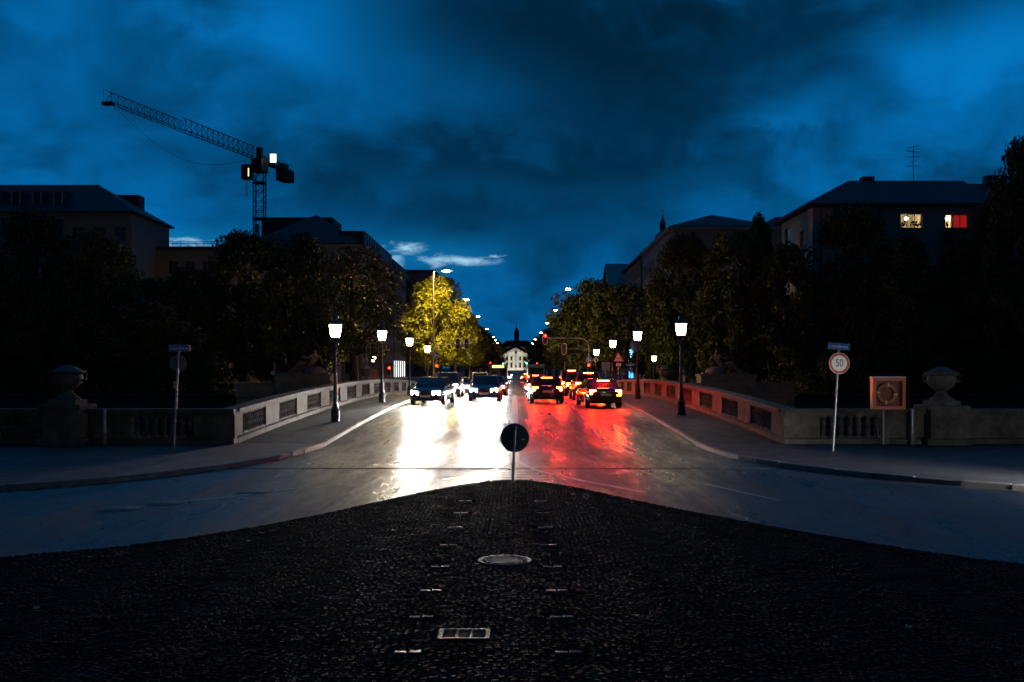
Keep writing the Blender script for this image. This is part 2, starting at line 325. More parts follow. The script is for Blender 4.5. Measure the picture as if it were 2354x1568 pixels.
# bridge deck and straight street, one strip each
def strip(name, x0, x1, ys, zoff, m, nx=1):
    mb = MB()
    for y in ys:
        for k in range(nx+1): mb.v.append((x0+(x1-x0)*k/nx, y, dz_(y)+zoff))
    for i in range(len(ys)-1):
        for k in range(nx): a = i*(nx+1)+k; mb.f.append((a, a+1, a+nx+2, a+nx+1))
    return struct(mb.obj(name, m, smooth=True))
YB = [31.5+k*1.0 for k in range(58)]
strip('bridge_roadway', -6.05, 5.75, YB, 0, M_ASPH)
strip('bridge_underside', -9.3, 8.9, YB, -1.2, M_STONE)
sheet('street', [(-6.3, 88.5), (6.3, 88.5), (6.3, 960), (-6.3, 960)], 0, M_ASPH)
sheet('cross_street', [(-160, 92), (160, 92), (160, 104), (-160, 104)], .004, M_ASPH)
for s, P in ((-1, KL), (1, KR)):
    far = 60*s
    poly = [(s*60, 31.45)] + [(x+s*.15, y) for x, y in P if y < 31.5][::1] + [(s*60, 1)]
    poly = [(P[0][0]+s*.15, 31.45)] + [(x+s*.15, y) for x, y in P[1:]] + [(s*60, 5), (s*60, 31.45)]
    mb = MB(); mb.slab(poly, -.02, .12); struct(mb.obj('pavement', M_PAVE))
    bx = 8.6 if s > 0 else -9.0
    strip('bridge_pavement', *(sorted((P[0][0]+s*.15, bx))), YB, .12, M_PAVE)
    mb = MB(); mb.slab([(s*6.45, 104), (s*27, 104), (s*27, 960), (s*6.45, 960)], -.02, .12); struct(mb.obj('street_pavement', M_PAVE))
    mb = MB(); mb.slab([(s*6.45, 88.6), (s*60, 88.6), (s*60, 92), (s*6.45, 92)], -.02, .12); struct(mb.obj('quay_pavement', M_PAVE))
    # kerb stones, one by one
    k_ = struct(MB().slab([(P[0][0]-.001, 30.0), (P[0][0]+s*.14, 30.0), (P[0][0]+s*.14, 31.4), (P[0][0]-.001, 31.4)], -.05, -.01).obj('kerb', M_KERB))
    pts = [Vector((x, y)) for x, y in P]; pts = [Vector((P[0][0], 88 - k*1.0)) for k in range(57)] + pts
    acc = 0; L = [0]
    for i in range(1, len(pts)): L.append(L[-1]+(pts[i]-pts[i-1]).length)
    def onp(d):
        for i in range(1, len(L)):
            if L[i] >= d: t = (d-L[i-1])/max(1e-6, L[i]-L[i-1]); return pts[i-1].lerp(pts[i], t)
        return pts[-1]
    d = 0; kme = MB().tbox(-.49, .49, -.075, .075, -.12, .125, .02).mesh('kerb_stone', M_KERB)
    while d < min(L[-1], 57+52):
        a = onp(d); b = onp(d+1.0); c = (a+b)/2; dr = b-a
        n = Vector((-dr.y, dr.x)).normalized()*.07
        if n.x*s < 0: n = -n
        q = inst('kerb_stone', kme, k_, (c.x+n.x, c.y+n.y, (dz_(a.y)+dz_(b.y))/2+random.uniform(-.006, .006)), rot=(0, 0, math.atan2(dr.y, dr.x)+random.uniform(-.012, .012)))
        sl = math.atan2(dz_(b.y)-dz_(a.y), max(.2, (b-a).length)); q.rotation_euler = (0, -sl, q.rotation_euler.z)
        d += 1.0

# painted markings
def mark(pts, w, z=.005, name='road_marking'):
    mb = MB(); P = [Vector(p) for p in pts]; prev = None
    for i, p in enumerate(P):
        d = (P[min(i+1, len(P)-1)]-P[max(i-1, 0)]).normalized(); n = Vector((-d.y, d.x))*w/2
        r = mb.ring([(p.x-n.x, p.y-n.y, dz_(p.y)+z), (p.x+n.x, p.y+n.y, dz_(p.y)+z)])
        if prev: mb.f.append((prev[0], prev[1], r[1], r[0]))
        prev = r
    return struct(mb.obj(name, M_MARK))
mark([(-.05, 26.5+k) for k in range(0, 59)], .30)
mark([(-.12, 26.5), (-.55, 24.2), (-1.6, 22.2)], .14); mark([(.05, 26.5), (.5, 24.2), (1.5, 21.9), (2.6, 19.9)], .16)
for k in range(5): y = 22.3+k*.55; w = .95-.16*k; mark([(-w, y), (w*.9, y+.10)], .13)
for k in range(7): mark([(-3.05, 34+k*7.5+j*.5) for j in range(7)], .12); mark([(2.9, 34+k*7.5+j*.5) for j in range(7)], .12)
mark([(4.07, 21.4), (4.5, 20.0), (4.96, 18.75)], .12); mark([(-4.6, 20.6), (-5.4, 19.4), (-6.6, 18.2)], .12)
mark([(.15, 84.6), (5.6, 84.6)], .45)
for k in range(9): mark([(-.05, 108+k*10), (-.05, 112+k*10)], .15)

# ------------------------------------------------------------------ cobbled island
ISL = [(-14.5, 7.5), (-10, 10.8), (-6.7, 12.9), (-5.35, 13.75), (-4.24, 15.05), (-3.3, 16.6), (-2.0, 19.3), (-.85, 21.2), (0, 21.75), (.7, 21.2), (1.45, 20.0), (2.46, 17.95), (3.6, 16.0), (4.97, 13.95), (6.35, 12.4), (9.5, 10.0), (14.5, 6.8)]
ISL = smooth_poly(ISL, 4)
isl_poly = ISL + [(16, -8), (-16, -8)]
island = struct(MB().slab(isl_poly, -.02, .03).obj('cobbled_island', M_JOINT))
def stone_mesh(i):
    mb = MB(); r = random.Random(i); w = .035+r.uniform(-.003, .003); d = .033+r.uniform(-.003, .003)
    mb.tbox(-w, w, -d, d, -.03, .02, .009)
    mb.v = [(x+r.uniform(-.004, .004), y+r.uniform(-.004, .004), z+(r.uniform(-.003, .003) if z > .015 else 0)) for x, y, z in mb.v]
    me = mb.mesh('cobble', M_COB); return me
SM = [stone_mesh(i) for i in range(8)]
edge = [np.array(p) for p in ISL]
def inside(x, y, poly):
    c = False; j = len(poly)-1
    for i in range(len(poly)):
        xi, yi = poly[i]; xj, yj = poly[j]
        if (yi > y) != (yj > y) and x < (xj-xi)*(y-yi)/(yj-yi)+xi: c = not c
        j = i
    return c
E = np.array(ISL)
def edist(x, y):
    a = E[:-1]; b = E[1:]; p = np.array((x, y)); ab = b-a; t = np.clip(((p-a)*ab).sum(1)/((ab**2).sum(1)), 0, 1); q = a+ab*t[:, None]
    return math.sqrt((((q-p)**2).sum(1)).min())
stones = []
bw = 1.30; Rr = .95
for bi in range(-7, 8):
    xc = bi*bw
    for row in range(0, 200):
        y0 = 7.0+row*.0765
        th = -math.asin(bw/2/Rr); dth = .0765/Rr
        th += random.uniform(0, dth*.6)
        while th < math.asin(bw/2/Rr):
            x = xc+Rr*math.sin(th); y = y0+Rr*(math.cos(th)-.8)
            if 7.0 < y < 21.7 and abs(x) < .53*y+1.3 and inside(x, y, isl_poly):
                if abs(x+.14) < .36 and abs(y-12.65) < .36 and (x+.14)**2+(y-12.65)**2 < .365**2: th += dth; continue
                if abs(x+.47) < .30 and abs(y-9.12) < .22: th += dth; continue
                if edist(x, y) > .34: stones.append((x, y, -th))
            th += dth*random.uniform(.95, 1.06)
# three border rows along the edge
for off in (.045, .125, .205, .285):
    for i in range(len(ISL)-1):
        a = Vector(ISL[i]); b = Vector(ISL[i+1]); L_ = (b-a).length; d = (b-a)/L_; n = Vector((d.y, -d.x)); k = 0.05
        while k < L_:
            p = a+d*k+n*off
            if p.y > 7 and abs(p.x) < .53*p.y+1.3 and inside(p.x, p.y, isl_poly): stones.append((p.x, p.y, math.atan2(d.y, d.x)))
            k += .079*random.uniform(.94, 1.08)
PL = [(x, y) for x in (-.93, .45) for y in (8.54, 9.75, 10.9, 12.2, 13.7, 15.2, 16.7, 18.2)]
stones = [s for s in stones if not any(abs(s[0]-x) < .16 and abs(s[1]-y) < .09 for x, y in PL)]
vis = sorted([s for s in stones if abs(s[0]-.02) < .50*s[1]+.1 and s[1] > 7.85], key=lambda s: s[1])[:300]
vset = set(vis)
for (x, y, a) in vis:
    inst('cobble', SM[random.randrange(8)], island, (x, y, .035+random.uniform(-.004, .004)), rot=(random.uniform(-.06, .06), random.uniform(-.06, .06), a+random.uniform(-.12, .12)))
rest = [s for s in stones if s not in vset]
base_v = [np.array([v.co[:] for v in m.vertices]) for m in SM]; base_f = [np.array([p.vertices[:] for p in m.polygons]) for m in SM]
VV = []; FF = []; nb = 0
for i, (x, y, a) in enumerate(rest):
    k = i % 8; v = base_v[k]; a += random.uniform(-.14, .14); c, s_ = math.cos(a), math.sin(a); tx, ty = random.uniform(-.06, .06), random.uniform(-.06, .06)
    q = np.stack([x+v[:, 0]*c-v[:, 1]*s_, y+v[:, 0]*s_+v[:, 1]*c, .035+v[:, 2]+tx*v[:, 0]+ty*v[:, 1]+random.uniform(-.004, .004)], 1)
    VV.append(q); FF.append(base_f[k]+nb); nb += len(v)
VV = np.concatenate(VV); FF = np.concatenate(FF)
me = bpy.data.meshes.new('cobble_field'); me.from_pydata(VV.tolist(), [], FF.tolist()); me.materials.append(M_COB)
o = bpy.data.objects.new('cobble_field', me); COL.objects.link(o); o.parent = island; o['kind'] = 'stuff'
M_PLATE = mat('wet_smooth_slab', (.09, .09, .088), .34, c2=(.04, .04, .04), scale=9, bump=.6, bscale=30, r2=.6)
pme = MB().tbox(-.055, .055, -.035, .035, -.02, .03, .006).mesh('smooth_slab', M_PLATE)
for x, y in PL:
    inst('smooth_slab', pme, island, (x-.06, y, .034), rot=(random.uniform(-.04, .05), random.uniform(-.04, .04), 0)); inst('smooth_slab', pme, island, (x+.065, y+.01, .034), rot=(random.uniform(-.04, .05), random.uniform(-.04, .04), 0))
# manhole cover
mh = thing('manhole_cover', 'round cast iron manhole cover with pale concrete centre among the cobbles', 'manhole cover', (-.14, 12.65, .035))
MB().lathe([(.345, 0), (.345, .022), (.335, .026), (.30, .026), (.295, .016), (.285, .016)], 40).obj('rim', M_CAST, mh)
MB().lathe([(.284, -.004), (.284, .026), (.276, .03), (.24, .03), (.235, .02), (.21, .02)], 40).obj('cover_ring', M_CAST, mh)
MB().lathe([(.208, 0), (.208, .024), (.20, .03)], 32).obj('concrete_centre', mat('wet_concrete', (.075, .073, .08), .75, c2=(.05, .049, .053), scale=20, bump=.5, bscale=60, spec=.15), mh)
for k in range(16): MB().box(.242, .276, -.014, .014, .03, .036).obj('grip_rib', M_CAST, mh).rotation_euler = (0, 0, k*math.pi/8)
# drain grate
gr = thing('drain_grate', 'rectangular iron drain grate with bars in the cobbles', 'drain grate', (-.47, 9.12, .035))
mb = MB(); mb.box(-.235, .235, -.17, -.135, 0, .03); mb.box(-.235, .235, .135, .17, 0, .03); mb.box(-.235, -.195, -.135, .135, 0, .03); mb.box(.195, .235, -.135, .135, 0, .03); mb.obj('frame', M_CAST, gr)
for k in range(6): y = -.112+k*.045; MB().box(-.195, .195, y-.009, y+.009, -.005, .024).obj('bar', M_CAST, gr)
for x in (-.065, .065): MB().box(x-.012, x+.012, -.135, .135, -.004, .027).obj('cross_bar', M_CAST, gr)
MB().box(-.2, .2, -.14, .14, -.012, -.006).obj('pit', M_BLACK, gr)
for lab, x, y in (('dark round iron cover in the left road, nearest of the three', -6.95, 17.6), ('dark round iron cover in the left road, middle of the three', -6.45, 18.35), ('dark round iron cover in the left road, farthest of the three', -5.26, 20.0)):
    t = thing('road_cover', lab, 'manhole cover', (x, y, .001), group='iron covers in the left road'); MB().lathe([(.34, -.01), (.34, .006), (.30, .008)], 28).obj('rim', M_CAST, t, True); MB().lathe([(.295, -.01), (.295, .005), (.28, .009)], 28).obj('lid', M_BLACK, t, True)
mb = MB(); mb.box(-7.2, 6.9, 24.55, 24.62, -.02, .006); mb.box(-7.2, 6.9, 24.70, 24.77, -.02, .006); struct(mb.obj('expansion_joint', M_CAST))
# fallen leaves
M_FALL = mat('fallen_leaf', (.42, .24, .05), .55, c2=(.3, .14, .03), scale=30, rnd=.4)
mb = MB(); mb.v = [(0, -.045, .004), (.03, -.02, .012), (.042, .01, .018), (.018, .03, .01), (0, .055, .016), (-.02, .028, .012), (-.04, .012, .02), (-.028, -.022, .01), (0, 0, .003)]
mb.f = [(8, i, (i+1) % 8) for i in range(8)]; lme = mb.mesh('fallen_leaf', M_FALL)
for i in range(60):
    y = random.uniform(8.1, 21); x = random.uniform(-.5, .5)*y
    if not inside(x, y, isl_poly): 
        zz = .004
        if y > 20: continue
    else: zz = .05
    o = inst('fallen_leaf', lme, None, (x, y, zz), random.uniform(0, 6), sc=[random.uniform(.6, 1.15)]*3)
    tag(o, 'small dry yellow leaf lying on the wet ground of the foreground', 'leaf', 'fallen leaves scattered over the foreground')

# ------------------------------------------------------------------ keep-right sign on the island tip (seen from behind)
kp = thing('traffic_sign', 'low round traffic sign seen from behind on the island tip', 'sign', (-.06, 21.1, .03))
MB().tube([(0, 0, 0), (.02, 0, .62), (.05, 0, 1.22)], .03, 12).obj('pole', M_STEEL, kp, True)
MB().disc((.04, 0, .98), .30, .034, .04, 40).obj('sign_plate', M_BACK, kp)
MB().tube([(.04+.3*math.cos(a), .037, .98+.3*math.sin(a)) for a in [2*math.pi*k/40 for k in range(41)]], .009, 6, False).obj('rim', M_STEEL, kp, True)
for z in (.72, 1.22): MB().box(-.03, .11, -.036, .034, z-.012, z+.012).obj('clamp', M_STEEL, kp)
MB().box(.19, .245, .028, .033, .93, .965).obj('sticker', M_WHITE, kp); MB().box(.195, .225, .028, .033, 1.015, 1.03).obj('sticker', mat('pale_sticker', (.5, .52, .55), .5), kp)
MB().box(.212, .225, .0265, .0285, .937, .952).obj('sticker_print', M_RED, kp)

# ------------------------------------------------------------------ balustrades
def baluster_mesh(h=.68):
    mb = MB(); mb.box(-.095, .095, -.095, .095, 0, .05); mb.box(-.095, .095, -.095, .095, h-.05, h)
    hh = h-.1
    mb.lathe([(.075, .05), (.085, .08), (.06, .11), (.085, .05+hh*.28), (.092, .05+hh*.36), (.06, .05+hh*.47), (.058, .05+hh*.53), (.092, .05+hh*.64), (.085, .05+hh*.72), (.06, h-.11), (.085, h-.08), (.075, h-.05)], 10)
    return mb.mesh('baluster', M_STONE, True)
BAL = baluster_mesh()
def rail(th, axis, fixed, a, b, panels, zf, side):
    """stone parapet along y (axis 1) or x (axis 0) from a to b; panels = list of (start, end) with balusters"""
    def slab(p0, p1, w, z0, z1, name, bev=0):
        mb = MB(); g = .004
        p0 += g; p1 -= g
        if axis: mb.slope(fixed-w/2, fixed+w/2, p0, p1, zf(p0)+z0, zf(p1)+z0, zf(p0)+z1, zf(p1)+z1)
        else: mb.box(p0, p1, fixed-w/2, fixed+w/2, zf(0)+z0, zf(0)+z1)
        o = mb.obj(name, M_STONE, th, keep=True)
        bv = o.modifiers.new('bevel', 'BEVEL'); bv.width = .012; bv.segments = 1
    edges = [a]
    for p in panels: edges += list(p)
    edges.append(b)
    for i in range(len(edges)-1):
        p0, p1 = edges[i], edges[i+1]
        if p1-p0 < .05: continue
        if i % 2 == 0: slab(p0, p1, .27, .19, .92, 'pier')
        else:
            n = max(2, int(round((p1-p0)/.285))); st = (p1-p0)/n
            for k in range(n):
                q = p0+st*(k+.5); inst('baluster', BAL, th, (fixed, q, zf(q)+.215) if axis else (q, fixed, zf(0)+.215), keep=True)
            slab(p0, p1, .30, .19, .215, 'sill')
            slab(p0, p1, .30, .895, .92, 'head_band')
    p = a; L_ = 1.65
    while p < b-.01:
        q = min(b, p+L_); slab(p, q, .50, 0, .185, 'plinth_slab'); slab(p, q, .46, .92, 1.0, 'coping_band'); slab(p, q, .56, 1.0, 1.11, 'coping_slab'); p = q
zb = lambda y: dz_(y)+.10
z0 = lambda y: .10
bl = thing('balustrade', 'long stone balustrade along the left edge of the bridge', 'balustrade', (-9.0, 31.4, 0))
rail(bl, 1, -9.0, 31.45, 88.0, [(32.35+5*k, 35.35+5*k) for k in range(11)], zb, -1)
br = thing('balustrade', 'long stone balustrade along the right edge of the bridge', 'balustrade', (8.6, 31.4, 0))
rail(br, 1, 8.6, 31.45, 86.0, [(33.0+4.95*k, 35.95+4.95*k) for k in range(11)], zb, 1)
wl_ = thing('parapet_wall', 'stone parapet with a short row of balusters beside the left signpost', 'wall', (-12, 31.2, 0))
rail(wl_, 0, 31.2, -13.35, -8.76, [(-12.0, -10.05)], z0, -1)
wr_ = thing('parapet_wall', 'stone parapet with a short row of balusters below the orange lifebuoy box', 'wall', (10.5, 31.2, 0))
rail(wr_, 0, 31.2, 8.36, 12.75, [(9.5, 11.45)], z0, 1)
wl2 = thing('parapet_wall', 'plain stone parapet left of the left urn pedestal with dark graffiti', 'wall', (-20, 31.2, 0)); rail(wl2, 0, 31.2, -34, -14.5, [], z0, -1)
wr2 = thing('parapet_wall', 'plain stone parapet running right from the right urn pedestal', 'wall', (20, 31.2, 0)); rail(wr2, 0, 31.2, 13.9, 34, [], z0, 1)
gm = mat('black_spray', (.012, .012, .012), .8)
mb = MB()
for stv in ([(0, .5), (.22, .56)], [(.1, .53), (.07, .18)], [(.2, .2), (.3, .5), (.36, .2)], [(.22, .3), (.35, .3)], [(.42, .48), (.42, .22), (.55, .24), (.56, .46)], [(.62, .2), (.66, .5), (.76, .42), (.64, .34), (.78, .26), (.62, .2)], [(.1, .05), (.5, .1)], [(.4, .12), (.36, -.15)], [(.2, .08), (.22, -.12)]):
    mb.tube([(x, 0, z) for x, z in stv], .017, 5)
mb.obj('graffiti', gm, wl2, loc=(-16.2, 31.0, .5), keep=True)
# urns on pedestals
def urn_set(label, x, y, sc=1.0, zg=.1, m=None, ped=True):
    m = m or M_STONE
    t = thing('urn_pedestal' if ped else 'stone_urn', label, 'urn', (x, y, zg)); t.scale = (sc,)*3
    zt = 0
    if ped:
        MB().tbox(-.68, .68, -.62, .62, 0, .22, .03).obj('plinth', m, t); MB().tbox(-.54, .54, -.5, .5, .22, 1.10, .01).obj('shaft', m, t)
        MB().tbox(-.64, .64, -.6, .6, 1.10, 1.24, .03).obj('cap', m, t); zt = 1.24
    MB().tbox(-.42, .42, -.42, .42, zt, zt+.14, .02).obj('urn_base', m, t)
    MB().lathe([(.38, zt+.14), (.36, zt+.2), (.24, zt+.27), (.16, zt+.38), (.16, zt+.44), (.3, zt+.52), (.42, zt+.66), (.45, zt+.82), (.41, zt+.9), (.52, zt+.96), (.53, zt+1.0), (.40, zt+1.03), (.3, zt+1.10), (.16, zt+1.16), (.05, zt+1.2)], 24).obj('urn_body', m, t, True)
    for s in (-1, 1): MB().tube([(s*.44, 0, zt+.72), (s*.57, 0, zt+.76), (s*.58, 0, zt+.9), (s*.46, 0, zt+.95)], .045, 8).obj('handle', m, t, True)
    return t
urn_set('stone urn on a pedestal left of the left signpost', -13.95, 31.0, 1.02)
urn_set('stone urn on a pedestal right of the orange lifebuoy box', 13.3, 31.1, 1.0)
# drain pipes / steel posts by the wall
for lab, x in (('slim steel post between left urn pedestal and balusters', -12.7), ('slim steel post between lifebuoy box and right urn pedestal', 12.25)):
    t = thing('steel_post', lab, 'post', (x, 30.75, .12)); MB().tube([(0, 0, 0), (0, 0, .36)], .075, 14).obj('base_sleeve', M_BACK, t, True)
    MB().tube([(0, 0, .36), (0, 0, 1.05)], .06, 14).obj('shaft', M_STEEL, t, True); MB().lathe([(.066, 1.05), (.06, 1.09), (.02, 1.11)], 14).obj('cap', M_STEEL, t, True)

# ------------------------------------------------------------------ signposts
def name_plate(t, loc, rz, roll=0):
    p = MB().box(-.30, .30, -.008, .008, -.095, .095).obj('street_name_plate', M_BLUE, t, loc=loc); p.rotation_euler = (0, roll, rz)
    mb = MB()
    for a in ((-.292, .292, .082, .087), (-.292, .292, -.087, -.082), (-.292, -.287, -.087, .087), (.287, .292, -.087, .087)): mb.box(a[0], a[1], -.011, -.0095, a[2], a[3])
    mb.obj('border', M_WHITE, p)
    q = inst('lettering', text_mesh('Luitpoldbrücke', .105, M_WHITE), p, (0, -.011, 0), rot=(R(90), 0, 0)); q.scale = (.80, 1.25, 1)
lp = thing('signpost', 'leaning steel post with blue street name plate and round sign back at left', 'signpost', (-9.72, 28.3, .12))
MB().tube([(0, 0, 0), (.06, 0, 1.4), (.15, 0, 2.88)], .032, 12).obj('pole', M_STEEL, lp, True)
name_plate(lp, (.17, -.03, 2.93), .05)
MB().disc((.11, 0, 2.5), .245, .04, .046, 36).obj('round_sign_back', M_BACK, lp)
MB().box(.0, .11, -.05, .0, 2.06-.27, 2.16-.17).obj('yellow_box', M_YELL, lp)
for z, h, m in ((2.28, .08, M_WHITE), (1.62, .1, M_BACK), (1.42, .12, M_WHITE), (1.22, .22, mat('pale_sticker', (.5, .52, .55), .5)), (.85, .05, M_WHITE)):
    mb = MB(); mb.tube([(.01+z*.048, 0, z), (.01+(z+h)*.048, 0, z+h)], .0345, 12); mb.obj('sticker', m, lp)
rp = thing('signpost', 'leaning post with red ringed 50 speed limit sign at right', 'signpost', (9.02, 28.3, .12))
MB().tube([(0, 0, 0), (.08, 0, 1.3), (.17, 0, 2.95)], .032, 12).obj('pole', M_STEEL, rp, True)
sp = MB().disc((0, 0, 0), .30, -.006, .002, 48).obj('speed_limit_sign', M_WHITE, rp, loc=(.165, -.04, 2.5)); sp.rotation_euler = (0, R(1), .04)
mb = MB(); n = 48; ro, ri = .292, .222
a = mb.ring([(ro*math.cos(2*math.pi*k/n), -.009, ro*math.sin(2*math.pi*k/n)) for k in range(n)]); b = mb.ring([(ri*math.cos(2*math.pi*k/n), -.009, ri*math.sin(2*math.pi*k/n)) for k in range(n)]); mb.bridge(a, b); mb.obj('red_ring', M_RED, sp)
q = inst('lettering', text_mesh('50', .30, M_BLACK), sp, (0, -.009, 0), rot=(R(90), 0, 0)); q.scale = (.78, 1.0, 1)
name_plate(rp, (.16, -.02, 2.98), -.5, R(5))
for z in (2.3, 2.72): MB().box(.09, .24, -.035, .035, z-.012, z+.012).obj('clamp', M_STEEL, rp)

def clear_pane():
    m = bpy.data.materials.new('clear_pane'); m.use_nodes = True; t = m.node_tree; t.nodes.clear()
    a = N(t, 'ShaderNodeBsdfTransparent'); g = N(t, 'ShaderNodeBsdfGlossy'); g.inputs['Roughness'].default_value = .04; mx = N(t, 'ShaderNodeMixShader'); mx.inputs[0].default_value = .07
    t.links.new(a.outputs[0], mx.inputs[1]); t.links.new(g.outputs[0], mx.inputs[2]); o = N(t, 'ShaderNodeOutputMaterial'); t.links.new(mx.outputs[0], o.inputs[0]); return m
# ------------------------------------------------------------------ lifebuoy box
lb = thing('lifebuoy_box', 'orange glass fronted lifebuoy box on a post behind the right pavement', 'lifebuoy box', (11.42, 30.55, .12))
MB().tube([(-.1, .1, 0), (-.1, .1, 1.12)], .03, 10).obj('post', M_STEEL, lb, True)
mb = MB(); mb.box(-.5, -.40, -.13, .13, 1.10, 2.07); mb.box(.40, .5, -.13, .13, 1.10, 2.07); mb.box(-.40, .40, -.13, .13, 1.10, 1.20); mb.box(-.40, .40, -.13, .13, 1.97, 2.07); mb.obj('case', M_ORANGE, lb)
MB().box(-.40, .40, .10, .125, 1.20, 1.97).obj('back_panel', mat('brown_panel', (.24, .06, .025), .6), lb)
MB().tbox(-.52, .52, -.15, .15, 2.072, 2.11, .01).obj('top_sheet', M_STEEL, lb)
pane = MB().box(-.40, .40, -.10, -.096, 1.20, 1.97).obj('pane', clear_pane(), lb)
c = (-.02, .02, 1.585); mb = MB(); n = 40; prev = None; rings = []
for k in range(n):
    a = 2*math.pi*k/n; rings.append(mb.ring([(c[0]+(.265+.065*math.cos(b))*math.cos(a), c[1]+.05*math.sin(b), c[2]+(.265+.065*math.cos(b))*math.sin(a)) for b in [2*math.pi*j/10 for j in range(10)]]))
for k in range(n): mb.bridge(rings[k], rings[(k+1) % n])
buoy = mb.obj('lifebuoy', mat('orange_buoy', (.62, .16, .03), .5), None, True); buoy.location = lb.location
tag(buoy, 'orange lifebuoy with four pale bands inside the orange box', 'lifebuoy')
for a0 in (.35+1.1, .35+1.1+math.pi/2, .35+1.1+math.pi, .35+1.1-math.pi/2):
    mb = MB(); rr = []
    for k in range(5):
        a = a0-.09+k*.045; rr.append(mb.ring([(c[0]+(.265+.068*math.cos(b))*math.cos(a), c[1]+.053*math.sin(b), c[2]+(.265+.068*math.cos(b))*math.sin(a)) for b in [2*math.pi*j/10 for j in range(10)]]))
    for k in range(4): mb.bridge(rr[k], rr[k+1])
    mb.obj('reflective_band', M_WHITE, buoy, True)

# ------------------------------------------------------------------ bridge lanterns
M_LANT = emat('lantern_glow', (1, .76, .40), 44)
def lantern_proto():
    t = thing('lantern', 'x', 'street lamp')
    MB().lathe([(.21, 0), (.21, .10), (.17, .14), (.17, .52), (.19, .55), (.13, .62), (.10, .74), (.085, .8)], 8, ph=R(22.5)).obj('base', M_IRON, t)
    MB().lathe([(.075, .8), (.07, 1.6), (.06, 2.4), (.05, 2.95), (.075, 2.97), (.075, 3.01), (.045, 3.04), (.04, 3.16)], 14).obj('pole', M_IRON, t, True)
    for s in (-1, 1): MB().tube([(0, 0, 3.12), (s*.09, 0, 3.14), (s*.145, 0, 3.22), (s*.15, 0, 3.34), (s*.165, 0, 3.40)], .016, 8).obj('bracket', M_IRON, t, True)
    MB().lathe([(.17, 3.385), (.18, 3.40), (.17, 3.42)], 12).obj('lower_ring', M_IRON, t, True)
    MB().lathe([(.15, 3.41), (.19, 3.52), (.22, 3.70), (.24, 3.90)], 12).obj('glass', M_LANT, t, True)
    MB().lathe([(.275, 3.905), (.28, 3.92), (.25, 3.96), (.15, 4.06), (.11, 4.1), (.11, 4.2), (.13, 4.22), (.06, 4.3), (.03, 4.36), (.012, 4.46)], 16).obj('roof', M_IRON, t, True)
    return t
lproto = lantern_proto()
XL = 7.1
spots = [(-XL, 39.2, 0), (-XL, 52.9, 0), (-XL, 66.6, 0), (-XL, 80.0, 0), (XL, 42.75, .1), (XL, 58.0, .1), (XL, 72.8, .1), (XL, 87.6, .1), (-14.3, 100, -.35), (13.9, 100, -.3), (-17, 14.5, .1), (17, 14.5, .1)]
order = ['nearest', 'second', 'third', 'farthest']
for i, (x, y, dzz) in enumerate(spots):
    o = lproto if i == 0 else copy_tree(lproto)
    o.location = (x, y, dz_(y)+.02+dzz)
    if i < 8: tag(o, '%s lit lantern on the %s pavement of the bridge' % (order[i % 4], 'left' if x < 0 else 'right'), group='lanterns along the bridge')
    elif i > 9: tag(o, 'lit lantern on the near pavement just beyond the %s picture edge' % ('left' if x < 0 else 'right'), group='lanterns along the bridge')
    else: tag(o, 'small lit lantern beyond the far end of the %s balustrade' % ('left' if x < 0 else 'right'), group='lanterns along the bridge')

# ------------------------------------------------------------------ tall sodium street lamps
M_SOD = emat('sodium_glow', (1, .50, .12), 420); M_SOD2 = emat('sodium_glow_near', (1, .60, .13), 8200)
def street_lamp_proto():
    t = thing('street_lamp', 'x', 'street lamp')
    MB().tube([(0, 0, 0), (0, 0, 5), (0, 0, 10.9)], [.09, .075, .05], 10).obj('pole', M_STEEL, t, True)
    MB().tube([(0, 0, 10.85), (.35, 0, 10.98), (1.1, 0, 11.03)], .03, 8).obj('arm', M_STEEL, t, True)
    MB().tbox(1.0, 1.75, -.14, .14, 11.0, 11.12, .04).obj('lamp_head', M_STEEL, t); MB().lathe([(.64, 10.945), (.64, 10.96), (.3, 10.999)], 20, c=(1.42, 0, 0)).obj('lamp_shade', M_STEEL, t, True)
    MB().lathe([(.14, 10.83), (.26, 10.86), (.30, 10.90), (.31, 10.944)], 12, c=(1.42, 0, 0)).obj('lamp_lens', M_SOD, t, True)
    return t
sproto = street_lamp_proto(); first = True
SL = [(-8.85, 107.0), (-7.6, 125), (-7.7, 166), (-7.8, 220), (-7.7, 278), (-7.7, 309), (-7.7, 345), (7.85, 122), (7.3, 148), (7.4, 191), (7.6, 243), (7.3, 300), (7.4, 354)]
ol = ['nearest', 'second', 'third', 'fourth', 'fifth', 'sixth', 'farthest']
cnt = {1: 0, -1: 0}
for (x, y) in SL:
    s = 1 if x > 0 else -1
    o = copy_tree(sproto)
    o.location = (x, y, .1); o.rotation_euler = (0, 0, 0 if s < 0 else math.pi)
    if y == 107.0:
        o.scale = (1, 1, 1.17)
        for q in o.children:
            if q.name.startswith('lamp_lens'): q.data = q.data.copy(); q.data.materials[0] = M_SOD2
    if y == 122: o.scale = (1, 1, 1.10)
    k = cnt[s]; cnt[s] += 1
    tag(o, '%s tall orange street lamp on the %s side of the street' % (ol[k] if not (s > 0 and k == 5) else 'farthest', 'left' if s < 0 else 'right'), group='tall lamps along the street')

for q in list(sproto.children): bpy.data.objects.remove(q)
bpy.data.objects.remove(sproto)
